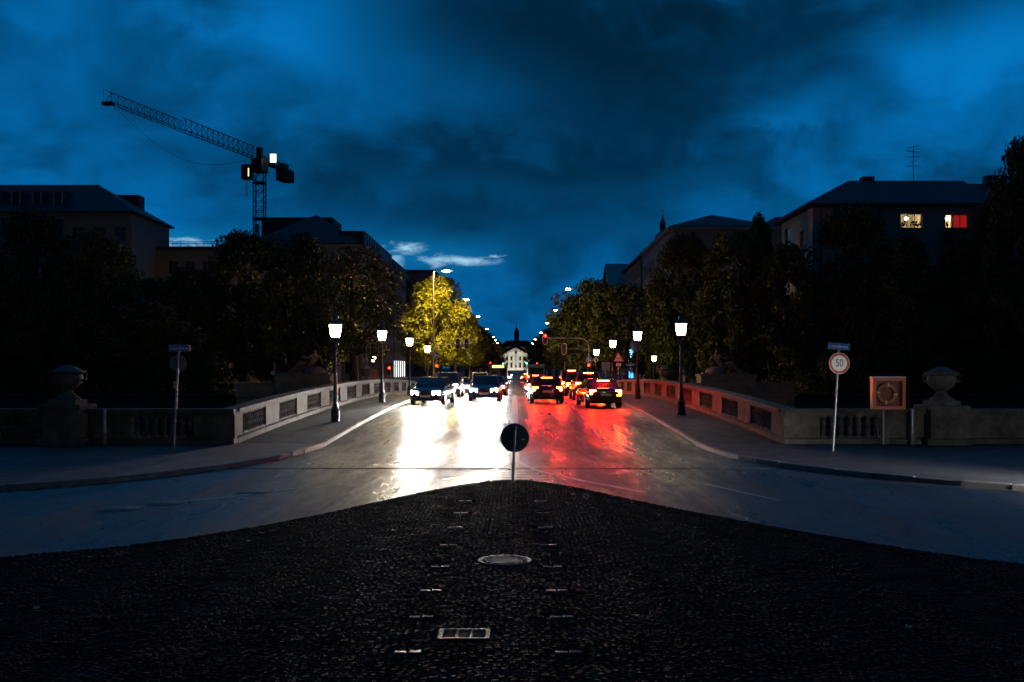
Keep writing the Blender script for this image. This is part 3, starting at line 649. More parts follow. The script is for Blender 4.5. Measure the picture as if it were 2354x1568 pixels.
# ------------------------------------------------------------------ traffic signals and signs at the crossing
M_SIGR = emat('signal_red', (1, .008, .001), 60); M_SIGG = emat('signal_green', (.05, 1, .6), 30)
M_HOUS = mat('signal_housing', (.03, .035, .03), .5)
def signal_head(t, x, y, z, lit=None, oval=True, back=False):
    """three-lamp head at (x,y,z centre); faces -y, or +y when back"""
    sg = 1 if back else -1
    if oval:
        mb = MB(); P = [(.22*math.cos(a), .30*(1 if math.sin(a) >= 0 else -1)+.22*math.sin(a)) for a in [2*math.pi*k/24+.001 for k in range(24)]]
        mb.prism([(x+p[0], z+p[1]) for p in P], y-.01, y+.01); bp = mb.obj('back_plate', M_HOUS, t)
        MB().tube([(x+p[0], y, z+p[1]) for p in P+[P[0]]], .026, 6, False).obj('white_rim', M_WHITE, t)
    h = MB().tbox(x-.13, x+.13, min(y+sg*.02, y+sg*.2), max(y+sg*.02, y+sg*.2), z-.42, z+.42, .03).obj('housing', M_HOUS if not back else M_BACK, t)
    for k, zz in enumerate((.27, 0, -.27)):
        m = M_BLACK
        if lit == 'r' and k == 0: m = M_SIGR
        if lit == 'g' and k == 2: m = M_SIGG
        MB().disc((x, 0, z+zz), .10, y+sg*.205, y+sg*.215, 16).obj('lens', m, t)
        mb = MB(); mb.tube([(x-.11*math.cos(a), y+sg*.29, z+zz+.11*math.sin(a)) for a in [math.pi*k2/8 for k2 in range(9)]], .014, 5); mb.obj('visor', M_BLACK, t)
def arrow_sign(t, x, y, z, r=.30):
    p = MB().disc((0, 0, 0), r, -.006, .004, 32).obj('blue_arrow_sign', M_BLUE, t, loc=(x, y, z))
    mb = MB(); mb.box(-.10, -.035, -.012, -.008, -.2, .12); mb.v += [(-.155, -.01, .10), (.02, -.01, .10), (-.0675, -.01, .22)]; n = len(mb.v); mb.f.append((n-3, n-2, n-1))
    mb.box(-.035, .10, -.012, -.008, -.06, -.005); mb.v += [(.09, -.01, -.11), (.20, -.01, -.032), (.09, -.01, .05)]; n = len(mb.v); mb.f.append((n-3, n-2, n-1)); mb.obj('white_arrows', M_WHITE, p)
    MB().tube([(r*.96*math.cos(a), -.007, r*.96*math.sin(a)) for a in [2*math.pi*k/32 for k in range(33)]], .008, 4, False).obj('white_rim', M_WHITE, p)
tl = thing('traffic_light', 'traffic light mast with long arm carrying two signal heads at left', 'traffic light', (-7.4, 92.3, .1))
MB().tube([(0, 0, 0), (0, 0, 4.3), (.12, 0, 4.42), (1.6, 0, 4.55), (3.3, 0, 4.62)], [.085, .07, .06, .05, .04], 10).obj('mast', M_STEEL, tl, True)
signal_head(tl, 2.05, -.02, 4.58, back=True); signal_head(tl, 2.85, -.02, 4.62, back=True)
arrow_sign(tl, 0, -.1, 3.55); signal_head(tl, .1, -.12, 2.30, 'r', oval=False)
tr_ = thing('traffic_light', 'traffic light mast with curved arm and red signal over the right lanes', 'traffic light', (6.75, 91.6, .1))
MB().tube([(0, 0, 0), (0, 0, 4.3), (-.12, 0, 4.75), (-.5, 0, 5.05), (-1.1, 0, 5.12), (-4.1, 0, 5.12)], [.085, .075, .07, .065, .06, .05], 12).obj('mast', M_STEEL, tr_, True)
MB().tube([(0, 0, 4.12), (-2.2, 0, 4.12)], .035, 8).obj('lower_arm', M_STEEL, tr_, True)
signal_head(tr_, -4.05, -.08, 5.05, 'r'); signal_head(tr_, -2.3, -.06, 4.10, back=True)
arrow_sign(tr_, 0, -.1, 3.10); signal_head(tr_, -.05, -.12, 2.35, 'r', oval=False)
d = MB().prism([(-.27, 0), (0, -.27), (.27, 0), (0, .27)], -.004, .004).obj('priority_sign', M_WHITE, tr_, loc=(.62, -.1, 3.10)); MB().prism([(-.16, 0), (0, -.16), (.16, 0), (0, .16)], -.008, -.005).obj('yellow_field', M_YELL, d)
MB().tube([(.62, -.08, 0), (.62, -.08, 2.95)], .03, 8).obj('sign_pole', M_STEEL, tr_, True)
pl_ = thing('traffic_light', 'short traffic light with red lamp beyond the left balustrade end', 'traffic light', (-11.9, 94, .1))
MB().tube([(0, 0, 0), (0, 0, 2.5)], .05, 8).obj('pole', M_STEEL, pl_, True); signal_head(pl_, 0, -.1, 2.1, 'r', oval=False)
# far signals on the next junction
for lab, px, py, lit in (('far green signal just left of the white palace', 1156, 836, 'g'), ('far green signal right of the white palace', 1210, 835, 'g'), ('far red signal left of the oncoming bus', 1127, 834, 'r'), ('far red signal at the right kerb of the next crossing', 1234, 835, 'r')):
    p = at(px, py, 205); t = thing('traffic_light', lab, 'traffic light', (p.x, 205, .05)); sx = 1 if p.x > 0 else -1
    MB().tube([(0, .1, 0), (0, .1, p.z-.4)], .06, 6).obj('pole', M_STEEL, t); signal_head(t, 0, 0, p.z-(.27 if lit == 'r' else -.27)-.05, lit, oval=False)
# bicycle warning triangle
wt_ = thing('warning_sign', 'red edged triangular bicycle warning sign beside the right lanterns', 'sign', (8.15, 79, dz_(79)+.1))
MB().tube([(0, 0, 0), (0, 0, 3.0)], .03, 8).obj('pole', M_STEEL, wt_, True)
MB().prism([(-.45, 2.55), (.45, 2.55), (.03, 3.33), (-.03, 3.33)], -.045, -.035).obj('triangle', M_RED, wt_)
MB().prism([(-.33, 2.62), (.33, 2.62), (0, 3.2)], -.050, -.046).obj('white_field', M_WHITE, wt_)
mb = MB()
for x in (-.13, .13): mb.tube([(x+.085*math.cos(a), -.053, 2.74+.085*math.sin(a)) for a in [2*math.pi*k/14 for k in range(15)]], .012, 4, False)
mb.tube([(-.13, -.053, 2.74), (-.05, -.053, 2.88), (.08, -.053, 2.88), (.13, -.053, 2.74)], .012, 4); mb.tube([(-.05, -.053, 2.88), (0, -.053, 2.73), (.08, -.053, 2.88)], .012, 4); mb.obj('bicycle_symbol', M_BLACK, wt_)
pp = MB().box(-.2, .2, -.045, -.035, 2.22, 2.45).obj('supplementary_plate', M_WHITE, wt_)
mb = MB(); mb.box(-.13, .13, -.05, -.046, 2.36, 2.38); mb.box(-.13, .13, -.05, -.046, 2.29, 2.31); mb.obj('arrows', M_BLACK, pp)
# direction board
db = thing('direction_sign', 'grey direction sign with three stacked boards left of the warning triangle', 'sign', (7.55, 83.5, dz_(83)+.1))
MB().tube([(0, 0, 0), (0, 0, 2.6)], .04, 8).obj('pole', M_STEEL, db, True)
for k in range(3):
    z = 1.98+k*.23; p = MB().box(-.34, .34, -.045, -.03, z, z+.215).obj('board', mat('pale_sign_board', (.55, .57, .56), .5), db)
    mb = MB(); mb.box(-.28, .2, -.049, -.046, z+.12, z+.15); mb.box(-.28, .05, -.049, -.046, z+.06, z+.085); mb.obj('faint_lettering', M_BACK, p)
# blue cycle sign, one-way sign, parking plate on lamp
cs = thing('cycle_sign', 'dark blue round cycle path sign beyond the right balustrade end', 'sign', (10.1, 94, .1)); MB().tube([(0, 0, 0), (0, 0, 2.2)], .03, 8).obj('pole', M_STEEL, cs, True)
MB().disc((0, 0, 1.85), .3, -.045, -.035, 28).obj('disc', M_BLUE, cs)
mb = MB()
for x in (-.1, .1): mb.tube([(x+.075*math.cos(a), -.048, 1.8+.075*math.sin(a)) for a in [2*math.pi*k/12 for k in range(13)]], .011, 4, False)
mb.tube([(-.1, -.048, 1.8), (-.03, -.048, 1.93), (.07, -.048, 1.93), (.1, -.048, 1.8)], .011, 4); mb.obj('bicycle_symbol', M_WHITE, cs)
ow = thing('one_way_sign', 'white and blue one way arrow plate before the blue neon sign', 'sign', (11.3, 98, .1)); MB().tube([(0, 0, 0), (0, 0, 2.9)], .03, 8).obj('pole', M_STEEL, ow, True)
p = MB().box(-.55, .55, -.045, -.035, 2.5, 2.82).obj('plate', M_BLUE, ow); MB().prism([(-.45, 2.6), (.2, 2.6), (.2, 2.54), (.48, 2.66), (.2, 2.78), (.2, 2.72), (-.45, 2.72)], -.05, -.046).obj('white_arrow', M_WHITE, p)
for lab, x, y, z in (('small blue parking plate behind the nearest right lantern', 1569, 47, 861), ('small parking plate on a pole behind the nearest left lantern', 754, 92, 856)):
    p = at(x, z, y if y > 50 else 90); t = thing('parking_sign', lab, 'sign', (p.x, p.y, .1)); MB().tube([(0, 0, 0), (0, 0, p.z+.4)], .03, 8).obj('pole', M_STEEL, t, True)
    q = MB().box(-.21, .21, -.045, -.035, p.z-.1, p.z+.35).obj('plate', M_BLUE, t); inst('lettering', text_mesh('P', .42, M_WHITE), q, (0, -.05, p.z+.13), rot=(R(90), 0, 0)); MB().box(-.2, .2, -.045, -.035, p.z-.75, p.z-.15).obj('lower_plate', M_WHITE, t)
p = at(630, 857, 90); t = thing('round_signs', 'pair of small round signs on a post above the left stone wall', 'sign', (p.x, 90, .1)); MB().tube([(0, .0, 0), (0, .0, p.z+.9)], .03, 8).obj('pole', M_STEEL, t, True)
q = MB().disc((-.1, 0, p.z-.1), .28, -.05, -.04, 28).obj('red_ring_sign', M_RED, t); MB().disc((-.1, 0, p.z-.1), .2, -.056, -.051, 28).obj('white_field', M_WHITE, q); MB().disc((.2, 0, p.z-.1), .28, -.03, -.02, 28).obj('blue_disc', M_BLUE, t)
# orange road-works board
ob = thing('road_works_board', 'square orange road works board with pale stripes near the left lantern', 'board', (-13.35, 92.2, .1))
MB().box(-.55, .55, -.02, .02, 1.2, 2.25).obj('panel', mat('orange_board', (.75, .16, .04), .5), ob)
for z in (1.38, 1.93): MB().box(-.5, .5, -.028, -.022, z, z+.1).obj('stripe', mat('pale_stripe', (.5, .45, .3), .5), ob)
MB().box(-.07, .07, -.036, -.03, 1.2, 2.15).obj('strut', M_STEEL, ob)
for x in (-.4, .4): MB().tube([(x, .06, 0), (x, .06, 2.2)], .03, 8).obj('leg', M_STEEL, ob)
bp_ = thing('bent_pole', 'thin grey pole bent over at its top beside the orange board', 'pole', (-13.95, 93, .1))
MB().tube([(0, 0, 0), (0, 0, 4.3), (.1, 0, 4.55), (.3, 0, 4.68), (.9, 0, 4.68)], .05, 8).obj('tube', M_STEEL, bp_, True); MB().box(.32, .42, -.03, .03, 3.7, 4.6).obj('hanging_plate', M_BACK, bp_)

# ------------------------------------------------------------------ far abutments with statues
def skin_figure(joints, bones, m, name, parent):
    me = bpy.data.meshes.new(name); me.from_pydata([j[0] for j in joints], bones, []); o = bpy.data.objects.new(name, me); COL.objects.link(o)
    o.modifiers.new('s', 'SKIN'); 
    for i, j in enumerate(joints):
        r = j[1]; me.skin_vertices[0].data[i].radius = (r, r) if not isinstance(r, tuple) else r
    me.skin_vertices[0].data[0].use_root = True
    sb = o.modifiers.new('u', 'SUBSURF'); sb.levels = 2; sb.render_levels = 2
    bpy.context.view_layer.update()
    nm = bpy.data.meshes.new_from_object(o.evaluated_get(bpy.context.evaluated_depsgraph_get())); bpy.data.objects.remove(o)
    nm.materials.clear(); nm.materials.append(m); nm.polygons.foreach_set('use_smooth', [True]*len(nm.polygons))
    return inst(name, nm, parent)
def abutment(s, label, slabel, ulabel):
    t = thing('abutment', label, 'wall', (s*17, 88, -4)); r = random.Random(3+s)
    def courses(x0, x1, y0, y1, z0, z1, h, w):
        z = z0; k = 0
        while z < z1-.05:
            zz = min(z1, z+h); x = x0-(w/2 if k % 2 else 0)
            while x < x1-.02:
                a, b = max(x0, x), min(x1, x+w*r.uniform(.9, 1.1)); x = b if b > a else x+w
                if b-a > .05:
                    e = r.uniform(0, .02); mb = MB(); mb.box(a+.008, b-.008, y0-e, y1, z+.008, zz-.008); o = mb.obj('stone_block', M_SAND, t, keep=True)
                    bv = o.modifiers.new('bevel', 'BEVEL'); bv.width = .015; bv.segments = 1
            z = zz; k += 1
    xa, xb = sorted((s*9.4, s*24.7))
    courses(xa, xb, 88.0, 89.4, -3.4, -.05, .52, 1.25)
    MB().box(xa-.1, xb+.1, 87.85, 89.5, -.05, .18).obj('moulding', M_SAND, t, keep=True); MB().box(xa-.04, xb+.04, 87.93, 89.45, .18, .30).obj('moulding', M_SAND, t, keep=True)
    courses(xa, xb, 88.05, 89.4, .30, 1.05, .75, 1.7)
    MB().box(xa-.06, xb+.06, 87.95, 89.5, 1.05, 1.15).obj('coping', M_SAND, t, keep=True)
    pa, pb = sorted((s*16.3, s*21.2))
    courses(pa, pb, 87.7, 89.8, .31, 1.75, .48, 1.6); MB().box(pa-.08, pb+.08, 87.6, 89.9, 1.75, 1.92).obj('pedestal_cap', M_SAND, t, keep=True)
    MB().box(xa+.01, xb-.01, 88.15, 89.3, -6.8, 1.0).obj('core', M_SAND, t, keep=True)
    st = thing('statue', slabel, 'statue', (s*18.6, 88.7, 1.92)); m = mat('dark_statue_stone', (.2, .16, .12), .8, c2=(.11, .09, .07), scale=3, bump=.4, bscale=20)
    MB().lathe([(1.0, 0), (.98, .25), (.8, .45), (.55, .6), (.2, .66)], 9, c=(-s*.75, 0, 0)).obj('rock', m, st, True); MB().tbox(-2.0, 2.0, -.5, .5, 0, .14, .04).obj('base', m, st)
    J = [((-.45*s, 0, .75), .30), ((-.62*s, 0, 1.15), .27), ((-.72*s, 0, 1.5), .31), ((-.72*s, 0, 1.78), .11), ((-.70*s, -.03, 2.0), .19), ((-.68*s, -.05, 2.14), .15),
         ((-.45*s, -.3, 1.62), .12), ((-.1*s, -.42, 1.42), .10), ((.32*s, -.4, 1.5), .075), ((-1.05*s, .1, 1.6), .12), ((-1.3*s, .0, 1.25), .10), ((-1.42*s, -.05, .85), .085),
         ((.1*s, -.2, .85), .22), ((.65*s, -.28, 1.02), .17), ((.95*s, -.3, .55), .12), ((1.15*s, -.34, .22), .09), ((1.42*s, -.36, .2), .07),
         ((.15*s, .2, .72), .22), ((.85*s, .22, .62), .17), ((1.35*s, .2, .36), .12), ((1.75*s, .2, .22), .08)]
    skin_figure(J, [(0, 1), (1, 2), (2, 3), (3, 4), (4, 5), (2, 6), (6, 7), (7, 8), (2, 9), (9, 10), (10, 11), (0, 12), (12, 13), (13, 14), (14, 15), (15, 16), (0, 17), (17, 18), (18, 19), (19, 20)], m, 'figure', st)
    urn_set(ulabel, s*13.3, 88.7, 1.25, 1.15, m, ped=False)
abutment(-1, 'sandstone block wall carrying the left statue at the far bank', 'dark reclining stone figure on the left far abutment', 'dark stone urn between the left statue and the orange board')
abutment(1, 'sandstone block wall carrying the right statue at the far bank', 'dark reclining stone figure on the right far abutment', 'dark stone urn between the right statue and the small right lantern')

# ------------------------------------------------------------------ buildings
_wc = {}
def win_meshes(w, h, mull, fm, gm_):
    k = (round(w, 3), round(h, 3), mull, fm.name, gm_.name)
    if k not in _wc:
        mb = MB(); b = .07
        mb.box(0, b, .0, .08, 0, h); mb.box(w-b, w, .0, .08, 0, h); mb.box(b, w-b, .0, .08, 0, b); mb.box(b, w-b, .0, .08, h-b, h)
        for i in range(1, mull+1): x = w*i/(mull+1); mb.box(x-.035, x+.035, .004, .076, b, h-b)
        mb.box(b, w-b, .006, .07, h*.66-.03, h*.66+.03) if mull and h > 1.6 else None
        _wc[k] = (mb.mesh('window', fm), MB().box(b*.5, w-b*.5, .045, .055, b*.5, h-b*.5).mesh('pane', gm_))
    return _wc[k]
def facade(parent, org, theta, W, H, ops, wall_m, fm=None, reveal=.16, sill=True, name='wall'):
    """ops: (x0, x1, z0, z1, mull, glass material or None)"""
    fm = fm or M_FRAME
    xs = sorted({0, W, *[o[0] for o in ops], *[o[1] for o in ops]}); zs = sorted({0, H, *[o[2] for o in ops], *[o[3] for o in ops]})
    mb = MB()
    for i in range(len(xs)-1):
        for j in range(len(zs)-1):
            cx, cz = (xs[i]+xs[i+1])/2, (zs[j]+zs[j+1])/2
            if any(o[0] < cx < o[1] and o[2] < cz < o[3] for o in ops): continue
            b = len(mb.v); mb.v += [(xs[i], 0, zs[j]), (xs[i+1], 0, zs[j]), (xs[i+1], 0, zs[j+1]), (xs[i], 0, zs[j+1])]; mb.f.append((b, b+1, b+2, b+3))
    for o in ops:
        x0, x1, a, c = o[:4]; b = len(mb.v); r = reveal+.1
        mb.v += [(x0, 0, a), (x1, 0, a), (x1, 0, c), (x0, 0, c), (x0, r, a), (x1, r, a), (x1, r, c), (x0, r, c)]
        mb.f += [(b, b+4, b+5, b+1), (b+1, b+5, b+6, b+2), (b+2, b+6, b+7, b+3), (b+3, b+7, b+4, b)]
    me = bpy.data.meshes.new(name); me.from_pydata(mb.v, [], mb.f); me.materials.append(wall_m)
    w = inst(name, me, parent, org, theta, keep=True)
    Mx = Matrix.Translation(org) @ Matrix.Rotation(theta, 4, 'Z')
    for o in ops:
        wmesh, pmesh = win_meshes(o[1]-o[0], o[3]-o[2], o[4], fm, o[5] or M_GLASSD)
        q = inst('window', wmesh, parent, Mx @ Vector((o[0], reveal, o[2])), theta, keep=True)
        inst('pane', pmesh, q)
        if sill and reveal < .5:
            k = ('sill', round(o[1]-o[0], 3))
            if k not in _wc: _wc[k] = MB().box(-.08, o[1]-o[0]+.08, -.09, .1, -.08, -.005).mesh('sill', M_FRAME)
            inst('sill', _wc[k], q, (0, -reveal, 0))
    return w
def grid(W, n, w, floors, h, z0, fh, mull=1, mx=1.0, g=None):
    st = (W-2*mx)/n; return [(mx+st*(i+.5)-w/2, mx+st*(i+.5)+w/2, z0+f*fh, z0+f*fh+h, mull, g) for f in range(floors) for i in range(n)]
def hip_roof(parent, x0, x1, y0, y1, ze, zr, ix0, ix1, iy0, iy1, m=None, ov=.6, name='roof'):
    """ridge from (ix0,iy0) to (ix1,iy1) at zr"""
    mb = MB(); x0 -= ov; x1 += ov; y0 -= ov; y1 += ov
    b = mb.ring([(x0, y0, ze), (x1, y0, ze), (x1, y1, ze), (x0, y1, ze)]); l = mb.ring([(x0, y0, ze-.25), (x1, y0, ze-.25), (x1, y1, ze-.25), (x0, y1, ze-.25)])
    mb.bridge(l, b); mb.f.append(tuple(reversed(l)))
    r = mb.ring([(ix0, iy0, zr), (ix1, iy1, zr)])
    if abs(ix1-ix0) > abs(iy1-iy0): mb.f += [(b[0], b[1], r[1], r[0]), (b[1], b[2], r[1]), (b[2], b[3], r[0], r[1]), (b[3], b[0], r[0])]
    else: mb.f += [(b[0], b[1], r[0]), (b[1], b[2], r[1], r[0]), (b[2], b[3], r[1]), (b[3], b[0], r[0], r[1])]
    o = mb.obj(name, m or M_ROOF, parent, keep=True); return o
W_CREAM = mat('cream_render', (.30, .26, .21), .9, c2=(.24, .21, .17), scale=.4, bump=.2, bscale=10)
W_PINK = mat('pink_render', (.34, .24, .19), .9, c2=(.27, .19, .15), scale=.4, bump=.2, bscale=10)
W_GREY = mat('grey_render', (.2, .19, .18), .9, c2=(.16, .15, .14), scale=.4, bump=.2, bscale=10)
W_ASH = mat('ash_render', (.17, .165, .165), .9, c2=(.13, .127, .127), scale=.4, bump=.2, bscale=10)
W_WARM = mat('ochre_render', (.48, .37, .21), .9, c2=(.38, .29, .16), scale=.4, bump=.2, bscale=10)

# L1: long block at the far left with dormer windows
b1 = thing('apartment_block', 'long pale block with dark hipped roof and dormers at far left', 'building', (-75, 147, 0))
X1, X0, Ya, Yb, ZE = -54.0, -96.0, 140.0, 155.2, 24.2
facade(b1, (X0, Ya, 0), 0, X1-X0, ZE, grid(X1-X0, 14, 1.65, 6, 2.15, 1.6, 3.72, 1, mx=.2), W_ASH)
facade(b1, (X1, Ya, 0), R(90), Yb-Ya, ZE, [(10.5, 11.9, 13.0, 14.9, 1, None), (10.5, 11.9, 9.2, 11.1, 1, None)], W_ASH)
MB().box(X0, X1-.02, Yb-.3, Yb, 0, ZE).obj('rear_wall', W_ASH, b1, keep=True)
rf = hip_roof(b1, X0, X1, Ya, Yb, ZE+.25, 29.6, X0+8, X1-7.9, 147.6, 147.6)
MB().box(-60.8, -57.4, 151.6, 154.0, 24.9, 28.8).obj('chimney_block', M_ROOF, b1, keep=True)
for px in (-4, 42, 91, 139):
    p = at(px, 457, 142.3)
    mb = MB(); mb.box(p.x-.75, p.x+.75, 141.6, 145.5, p.z-1.15, p.z+1.15); q = mb.obj('dormer', M_ROOF, b1, keep=True)
    mb = MB(); mb.box(p.x-.62, p.x-.5, 141.5, 141.6, p.z-1.05, p.z+1.05); mb.box(p.x+.5, p.x+.62, 141.5, 141.6, p.z-1.05, p.z+1.05); mb.box(p.x-.5, p.x+.5, 141.5, 141.6, p.z+.93, p.z+1.05); mb.box(p.x-.5, p.x+.5, 141.5, 141.6, p.z-1.05, p.z-.93)
    f_ = mb.obj('dormer_window', mat('pale_frame', (.5, .52, .55), .6), q, keep=True); MB().box(p.x-.5, p.x+.5, 141.55, 141.58, p.z-.93, p.z+.93).obj('pane', M_GLASSD, q, keep=True)
# L2: flat wing beside it
b2 = thing('flat_roofed_wing', 'dark flat roofed wing with roof railing behind the left trees', 'building', (-40, 155, 0))
facade(b2, (-53.9, 150, 0), 0, 25, 20.2, grid(25, 9, 1.5, 5, 2.0, 1.6, 3.75), W_GREY); MB().box(-54.2, -28.6, 149.6, 165, 20.2, 20.7).obj('roof_slab', M_ROOF, b2, keep=True)
MB().box(-29.2, -28.9, 150.02, 165, 0, 20.2).obj('side_wall', W_GREY, b2, keep=True)
for k in range(22): MB().tube([(-54+k*1.18, 149.8, 20.7), (-54+k*1.18, 149.8, 21.5)], .03, 4).obj('railing_post', M_STEEL, b2, keep=True)
for z in (21.15, 21.5): MB().tube([(-54, 149.8, z), (-28.8, 149.8, z)], .03, 4).obj('railing_bar', M_STEEL, b2, keep=True)
# L3: corner house with hipped front and attic dormers along the street
b3 = thing('corner_building', 'large ochre corner building with hipped roof and attic dormer row at left', 'building', (-37, 190, 0))
facade(b3, (-46.8, 175, 0), 0, 19.8, 23.5, grid(19.8, 7, 1.5, 6, 2.1, 1.4, 3.7), W_WARM)
facade(b3, (-27, 175, 0), R(90), 44, 23.5, grid(44, 17, 1.35, 6, 2.1, 1.4, 3.7), W_PINK)
MB().box(-27.3, -26.35, 174.4, 219, 23.5, 24.1).obj('cornice', W_PINK, b3, keep=True); MB().box(-47.3, -27.3, 174.4, 175.3, 23.5, 24.1).obj('cornice', W_WARM, b3, keep=True)
MB().box(-46.8, -46.5, 175.02, 219, 0, 23.4).obj('side_wall', W_WARM, b3, keep=True)
hip_roof(b3, -46.8, -27.5, 175, 219, 24.4, 30.9, -37, -37, 185, 210, ov=.4)
MB().box(-48.5, -35, 190, 200, 23.5, 31.2).obj('rear_wing_roof', M_ROOF, b3, keep=True)
MB().box(-31.5, -27.3, 177.6, 218.5, 24.1, 26.9).obj('attic', M_ROOF, b3, keep=True)
for k in range(13):
    y = 178.6+k*3.1; q = MB().box(-27.5, -26.9, y-.75, y+.75, 24.5, 26.9).obj('dormer', W_GREY, b3, keep=True); MB().box(-26.92, -26.86, y-.5, y+.5, 24.8, 26.6).obj('pane', M_GLASSD, q, keep=True)
# L4: pink building with bright shop on the ground floor
b4 = thing('shop_building', 'pinkish building with brightly lit shop front on the left street side', 'building', (-33, 232, 0))
M_SHOP = emat('shop_light', (.92, .97, 1), 2.6)
sh = [(1.2+k*4.1, 4.2+k*4.1, .3, 4.1, 1, M_SHOP) for k in range(6)]
facade(b4, (-27, 219.1, 0), R(90), 26, 24.2, grid(26, 9, 1.4, 5, 2.2, 6.0, 3.6)+sh, W_PINK, sill=False)
MB().box(-45, -26.3, 219.1, 245.6, 24.2, 24.9).obj('cornice', W_PINK, b4, keep=True); MB().box(-45, -27.05, 219.3, 245, 24.9, 26.5).obj('roof', M_ROOF, b4, keep=True)
MB().box(-45, -27.02, 244.8, 245.1, 0, 24.2).obj('end_wall', W_PINK, b4, keep=True); MB().tube([(-26.85, 219.15, 0), (-26.85, 219.15, 24)], .09, 6).obj('downpipe', M_IRON, b4, keep=True)
for k in range(5): MB().box(-26.9, -26.4, 224+k*4.2, 226.2+k*4.2, 9.2, 9.35).obj('balcony_slab', W_GREY, b4, keep=True)
# L5 distant dark block
b5 = thing('distant_block', 'distant dark flat topped block behind the brightly lit street tree', 'building', (-33, 272, 0))
facade(b5, (-44, 270, 0), 0, 22, 28.3, grid(22, 8, 1.4, 7, 2, 1.5, 3.7), W_GREY); MB().box(-44.3, -21.7, 269.7, 300, 28.3, 29.0).obj('roof', M_ROOF, b5, keep=True); MB().box(-22.3, -22, 270.02, 300, 0, 28.3).obj('side_wall', W_GREY, b5, keep=True)

# R1: house with lit windows
h1 = thing('apartment_house', 'pale house with dark hipped roof and lit windows at right', 'building', (42, 116, 0))
M_CLEAR = clear_pane(); M_ROOM = mat('cream_room', (.72, .62, .45), .9); M_LAMPW = emat('room_lamp', (1, .80, .5), 75); M_REDC = emat('red_curtain_glow', (.62, .015, .012), .45)  # red curtain pane emits light itself, in place of a lamp behind it
def pxw(px, Y): return (px-1185)*Y/S
def pz(py, Y): return CAMZ-(py-845)*Y/S
hx0, hx1, hy0, hy1, hze = 32.8, 51.4, 110.0, 122.6, 20.2
wx = lambda px: pxw(px, 110)-hx0
ops = [(wx(2070), wx(2119), pz(524, 110), pz(491, 110), 2, M_CLEAR), (wx(2173), wx(2189), pz(524, 110), pz(493, 110), 0, M_CLEAR), (wx(2191), wx(2225), pz(524, 110), pz(493, 110), 1, M_REDC), (wx(1975), wx(2015), pz(524, 110), pz(491, 110), 1, None)]
for f in range(4): ops += [(wx(x), wx(x+40), 1.8+f*3.6, 3.4+f*3.6, 1, None) for x in (1900, 1975, 2075, 2175)]
W_HOUSE = mat('house_render', (.30, .27, .24), .9, c2=(.24, .215, .19), scale=.4, bump=.2, bscale=10)
facade(h1, (hx0, hy0, 0), 0, hx1-hx0, hze, ops, W_HOUSE, reveal=.2)
facade(h1, (hx0, hy1, 0), R(-90), hy1-hy0, hze, [(7.6, 9.2, 16.2, 18.2, 1, None), (1.2, 3.6, 15.6, 19.3, 1, None), (7.6, 9.2, 12.2, 14.2, 1, None)], W_HOUSE)
MB().box(hx1-.3, hx1, hy0+.02, hy1, 0, hze).obj('end_wall', W_HOUSE, h1, keep=True); MB().box(hx0+.02, hx1, hy1-.02, hy1+.2, 0, hze).obj('rear_wall', W_HOUSE, h1, keep=True)
hip_roof(h1, hx0, hx1, hy0, hy1, hze+.35, 24.35, 38.9, 52.3, 116.4, 116.4, ov=.9)
MB().box(pxw(1980, 117), pxw(2007, 117), 116.6, 117.8, 23.6, pz(407, 117)).obj('chimney', M_ROOF, h1, keep=True)
MB().tube([(hx0+.9, hy0-.08, 0), (hx0+.9, hy0-.08, hze)], .07, 6).obj('downpipe', M_IRON, h1, keep=True)
ax = pxw(2098, 116.5)
an = thing('roof_antenna', 'tall thin television antenna on the ridge of the house at right', 'antenna', (ax, 116.4, 24.3))
MB().tube([(0, 0, 0), (0, 0, 4.1)], .045, 6).obj('mast', M_STEEL, an)
for z, l, tl_ in ((4.0, .75, .35), (3.45, .7, -.3), (2.85, .75, .12), (1.75, .8, -.08), (2.3, .3, .3)):
    b = MB().tube([(-l, 0, z-tl_*.4), (l, 0, z+tl_*.4)], .03, 5).obj('boom', M_STEEL, an)
    for k in range(6): x = -l+2*l*k/5; MB().tube([(x, -.5, z-tl_*.4+.8*tl_*k/5), (x, .5, z-tl_*.4+.8*tl_*k/5)], .015, 4).obj('element', M_STEEL, b)
for (xa_, xb_, lx) in ((pxw(2066, 110), pxw(2123, 110), pxw(2083, 111.2)), (pxw(2170, 110), pxw(2190.3, 110), pxw(2181, 110))):
    za_, zb_2 = pz(524, 110)-.6, pz(491, 110)+.25
    mb = MB(); mb.v = [(xa_, 110.3, za_), (xb_, 110.3, za_), (xb_, 113.2, za_), (xa_, 113.2, za_), (xa_, 110.3, zb_2), (xb_, 110.3, zb_2), (xb_, 113.2, zb_2), (xa_, 113.2, zb_2)]; mb.f = [(0, 1, 2, 3), (7, 6, 5, 4), (2, 6, 7, 3), (0, 3, 7, 4), (1, 5, 6, 2)]; rm = mb.obj('room', M_ROOM, h1, keep=True)
    MB().lathe([(.03, -.16), (.14, -.12), (.18, 0), (.14, .12), (.03, .16)], 12, c=(lx, 111.2, zb_2-.62)).obj('ceiling_lamp', M_LAMPW, rm, True, keep=True); MB().box(xa_+.8, xa_+1.6, 113.1, 113.18, za_+1.0, za_+1.7).obj('picture', M_BARK, rm, keep=True)
mb = MB()
for px, w in ((2080, .28), (2098, .34), (2111, .25), (2178, .12)):
    p = at(px, 519, 110.05)
    for k in range(14): a = rng.uniform(-1, 1, 3); mb.box(p.x+a[0]*w-.06, p.x+a[0]*w+.06, 110.1, 110.18, p.z+abs(a[1])*.5-.1, p.z+abs(a[1])*.5+.06)
mb.obj('window_plants', M_LEAF, h1, keep=True)
